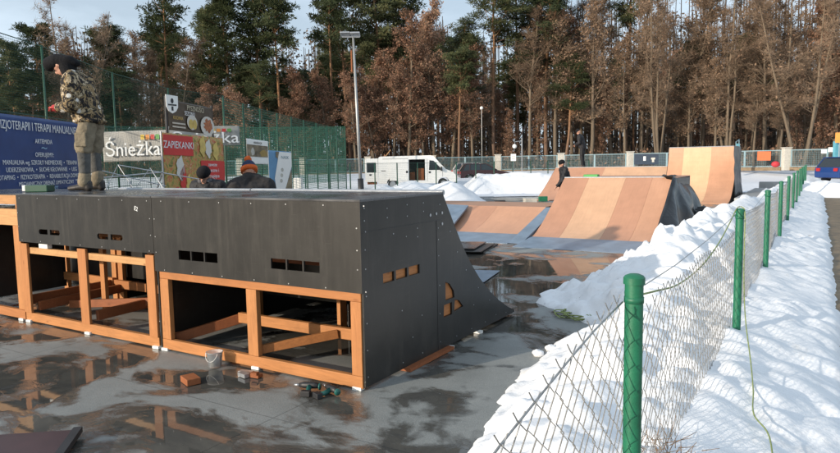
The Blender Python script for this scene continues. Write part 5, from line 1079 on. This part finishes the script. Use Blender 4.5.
# characteristic front trees
front = [('pine', 2, 66, 52), ('pine', 22, 70, 44), ('pine', 42, 68, 30), ('rust', 58, 69, 22), ('multi', 86, 66, -8), ('rust', 92, 70, 20), ('pine', 113, 69, 34), ('pine', 128, 72, 30), ('oak', 142, 67, 30), ('pine', 170, 70, -12), ('bare', 183, 66, 18), ('bare', 152, 69, 26), ('pine', 210, 68, 10), ('pine', 232, 66, -4), ('rust', 222, 64, 70), ('rust', 246, 63, 72), ('pine', 262, 67, -8), ('pine', 283, 66, 4), ('rust', 300, 64, 52), ('rust', 285, 63, 66),
         ('pine', 335, 66, -18), ('pine', 352, 68, -26), ('pine', 378, 69, -30), ('rust', 372, 64, 20), ('rust', 408, 64, -8), ('rust', 436, 64.5, -14), ('rust', 422, 67, -26), ('rust', 452, 65, 22), ('rust', 392, 63.5, 50), ('pine', 395, 70, -22), ('pine', 463, 67, 26), ('rust', 474, 64, 48), ('pine', 494, 66, -10), ('pine', 518, 70, -30), ('bare', 530, 64, -20), ('pine', 546, 67, -30), ('oak', 556, 65, -12), ('rust', 572, 68, -10), ('oak', 590, 64, -28), ('bare', 612, 66, -34),
         ('multi', 660, 63, -30), ('oak', 640, 66, -30), ('bare', 690, 65, -30), ('oak', 702, 68, -44), ('multi', 728, 64, -40), ('oak', 750, 67, -34), ('bare', 765, 64, -30), ('multi', 800, 61.5, -36), ('oak', 815, 66, -44), ('rust', 835, 64, -30), ('rust', 850, 67, -40), ('oak', 775, 70, -40), ('bare', 580, 70, -30), ('pine', 625, 70, -30), ('pine', 545, 71, -24)]
for k, px, d, t in front: put(k, px, d, t)
for row, (d0, n) in enumerate(((64, 34), (74, 44), (86, 46), (100, 44))):
    for i in range(n):
        px = -60 + 960 * (i + rng.uniform(.1, .9)) / n; d = d0 + rng.uniform(-3, 6) * (1 if row else .6); tp_ = lerp(px, TOP)
        if px < 200: ks = ['pine'] * 5 + ['bare', 'rust', 'oak']
        elif px < 340: ks = ['pine'] * 6 + ['rust'] * 2 + ['young']
        elif px < 470: ks = ['pine'] * 4 + ['rust'] * 4
        elif px < 560: ks = ['pine'] * 5 + ['rust', 'bare', 'young']
        else: ks = ['bare'] * 4 + ['oak'] * 2 + ['pine'] * 2 + ['multi', 'rust', 'young']
        if row == 0: ks = [k for k in ks if k not in ('multi',)] + ['young'] * 3
        k = rng.choice(ks); low = tp_ + (rng.uniform(18, 70) if k not in ('young',) else rng.uniform(50, 110)) - row * 2 + (44 if px > 560 else 16)
        put(k, px, d, low, row=min(3, row))
# continuous woodland beyond: nobody could count it
fw = MB(); rng = random.Random(9)
for i in range(1000):
    px = rng.uniform(-90, 930); d = rng.uniform(108, 150); p = gp(px, d, .6); h = max(6, (zpy(px, lerp(px, TOP), d)) * rng.uniform(.55, .85)); fw.cur = 1
    fw.tube([p, p + V(rng.gauss(0, .4), rng.gauss(0, .4), h)], [.16, .06], 4, cap=False); fw.cur = 0
    for j in range(6): leafquads(fw, p + V(rng.gauss(0, 1.4), rng.gauss(0, 1.4), h * rng.uniform(0, 1) ** 1.5), (1.7, 1.7, 1.4), 15, .32, rng); 
M['barkfar'] = simple('far_bark_gloom', (.06, .045, .034), .9, .3, 1)  # darker than the near bark: gloom between far trunks put into its colour
M['farleaf'] = mat_foliage('far_leaves_gloom_haze', ((.035, .03, .022), (.09, .066, .046), (.18, .125, .085)), .15, .85, .1)  # woodland gloom and grey distance haze put into the leaf colours
o = build(fw, 'far_woodland', [M['farleaf'], M['barkfar']], fixn=False); o['kind'] = 'stuff'; o['label'] = 'dense woodland far behind the first trees'
ug = MB()
for i in range(1500):
    px = rng.uniform(-90, 930); d = rng.uniform(63, 104); p = gp(px, d, .8)
    for j in range(5): q_ = p + V(rng.gauss(0, .5), rng.gauss(0, .5), 0); ug.cur = 1; hh = rng.uniform(.6, 2.6); [twig(ug, q_ + V(0, 0, hh * k / 3), V(rng.gauss(0, .4), rng.gauss(0, .4), 1).normalized(), hh * .6, .014, rng) for k in range(3)]
    ug.cur = 0; leafquads(ug, p + V(0, 0, rng.uniform(.2, 1.8)), (.9, .9, .6), 7, .14, rng)
o = build(ug, 'undergrowth', [M['rust'], M['twig']], fixn=False); o['kind'] = 'stuff'; o['label'] = 'brown undergrowth and saplings between the trunks'
# pale building glimpsed between the trunks
b = gp(780, 165, 0); q = thing('apartment_building', 'pale building glimpsed between the trunks behind the orange board', 'building', b, VA)
wl = simple('pale_render', (.62, .60, .56), .8, .08, .5); m_ = MB(); m_.bx(-26, 22, 0, 12, 0, 14); build(m_, 'wall', wl, q, world=False); m_ = MB(); m_.bx(-26.4, 22.4, -.4, 12.4, 14.02, 14.4); build(m_, 'roof', M['dark'], q, world=False)
for fl in range(4):
    for k in range(12):
        m_ = MB(); x = -24 + 3.9 * k; m_.bx(x, x + 1.7, -.04, -.004, 1.6 + 3.2 * fl, 3.1 + 3.2 * fl); build(m_, 'window', M['glass'], q, world=False)
print('trees', cnt, sum(cnt.values()))
for lst in KIND.values():
    for e in lst:
        if not e[1]:
            for c in list(e[0].children): bpy.data.objects.remove(c)
            bpy.data.objects.remove(e[0])
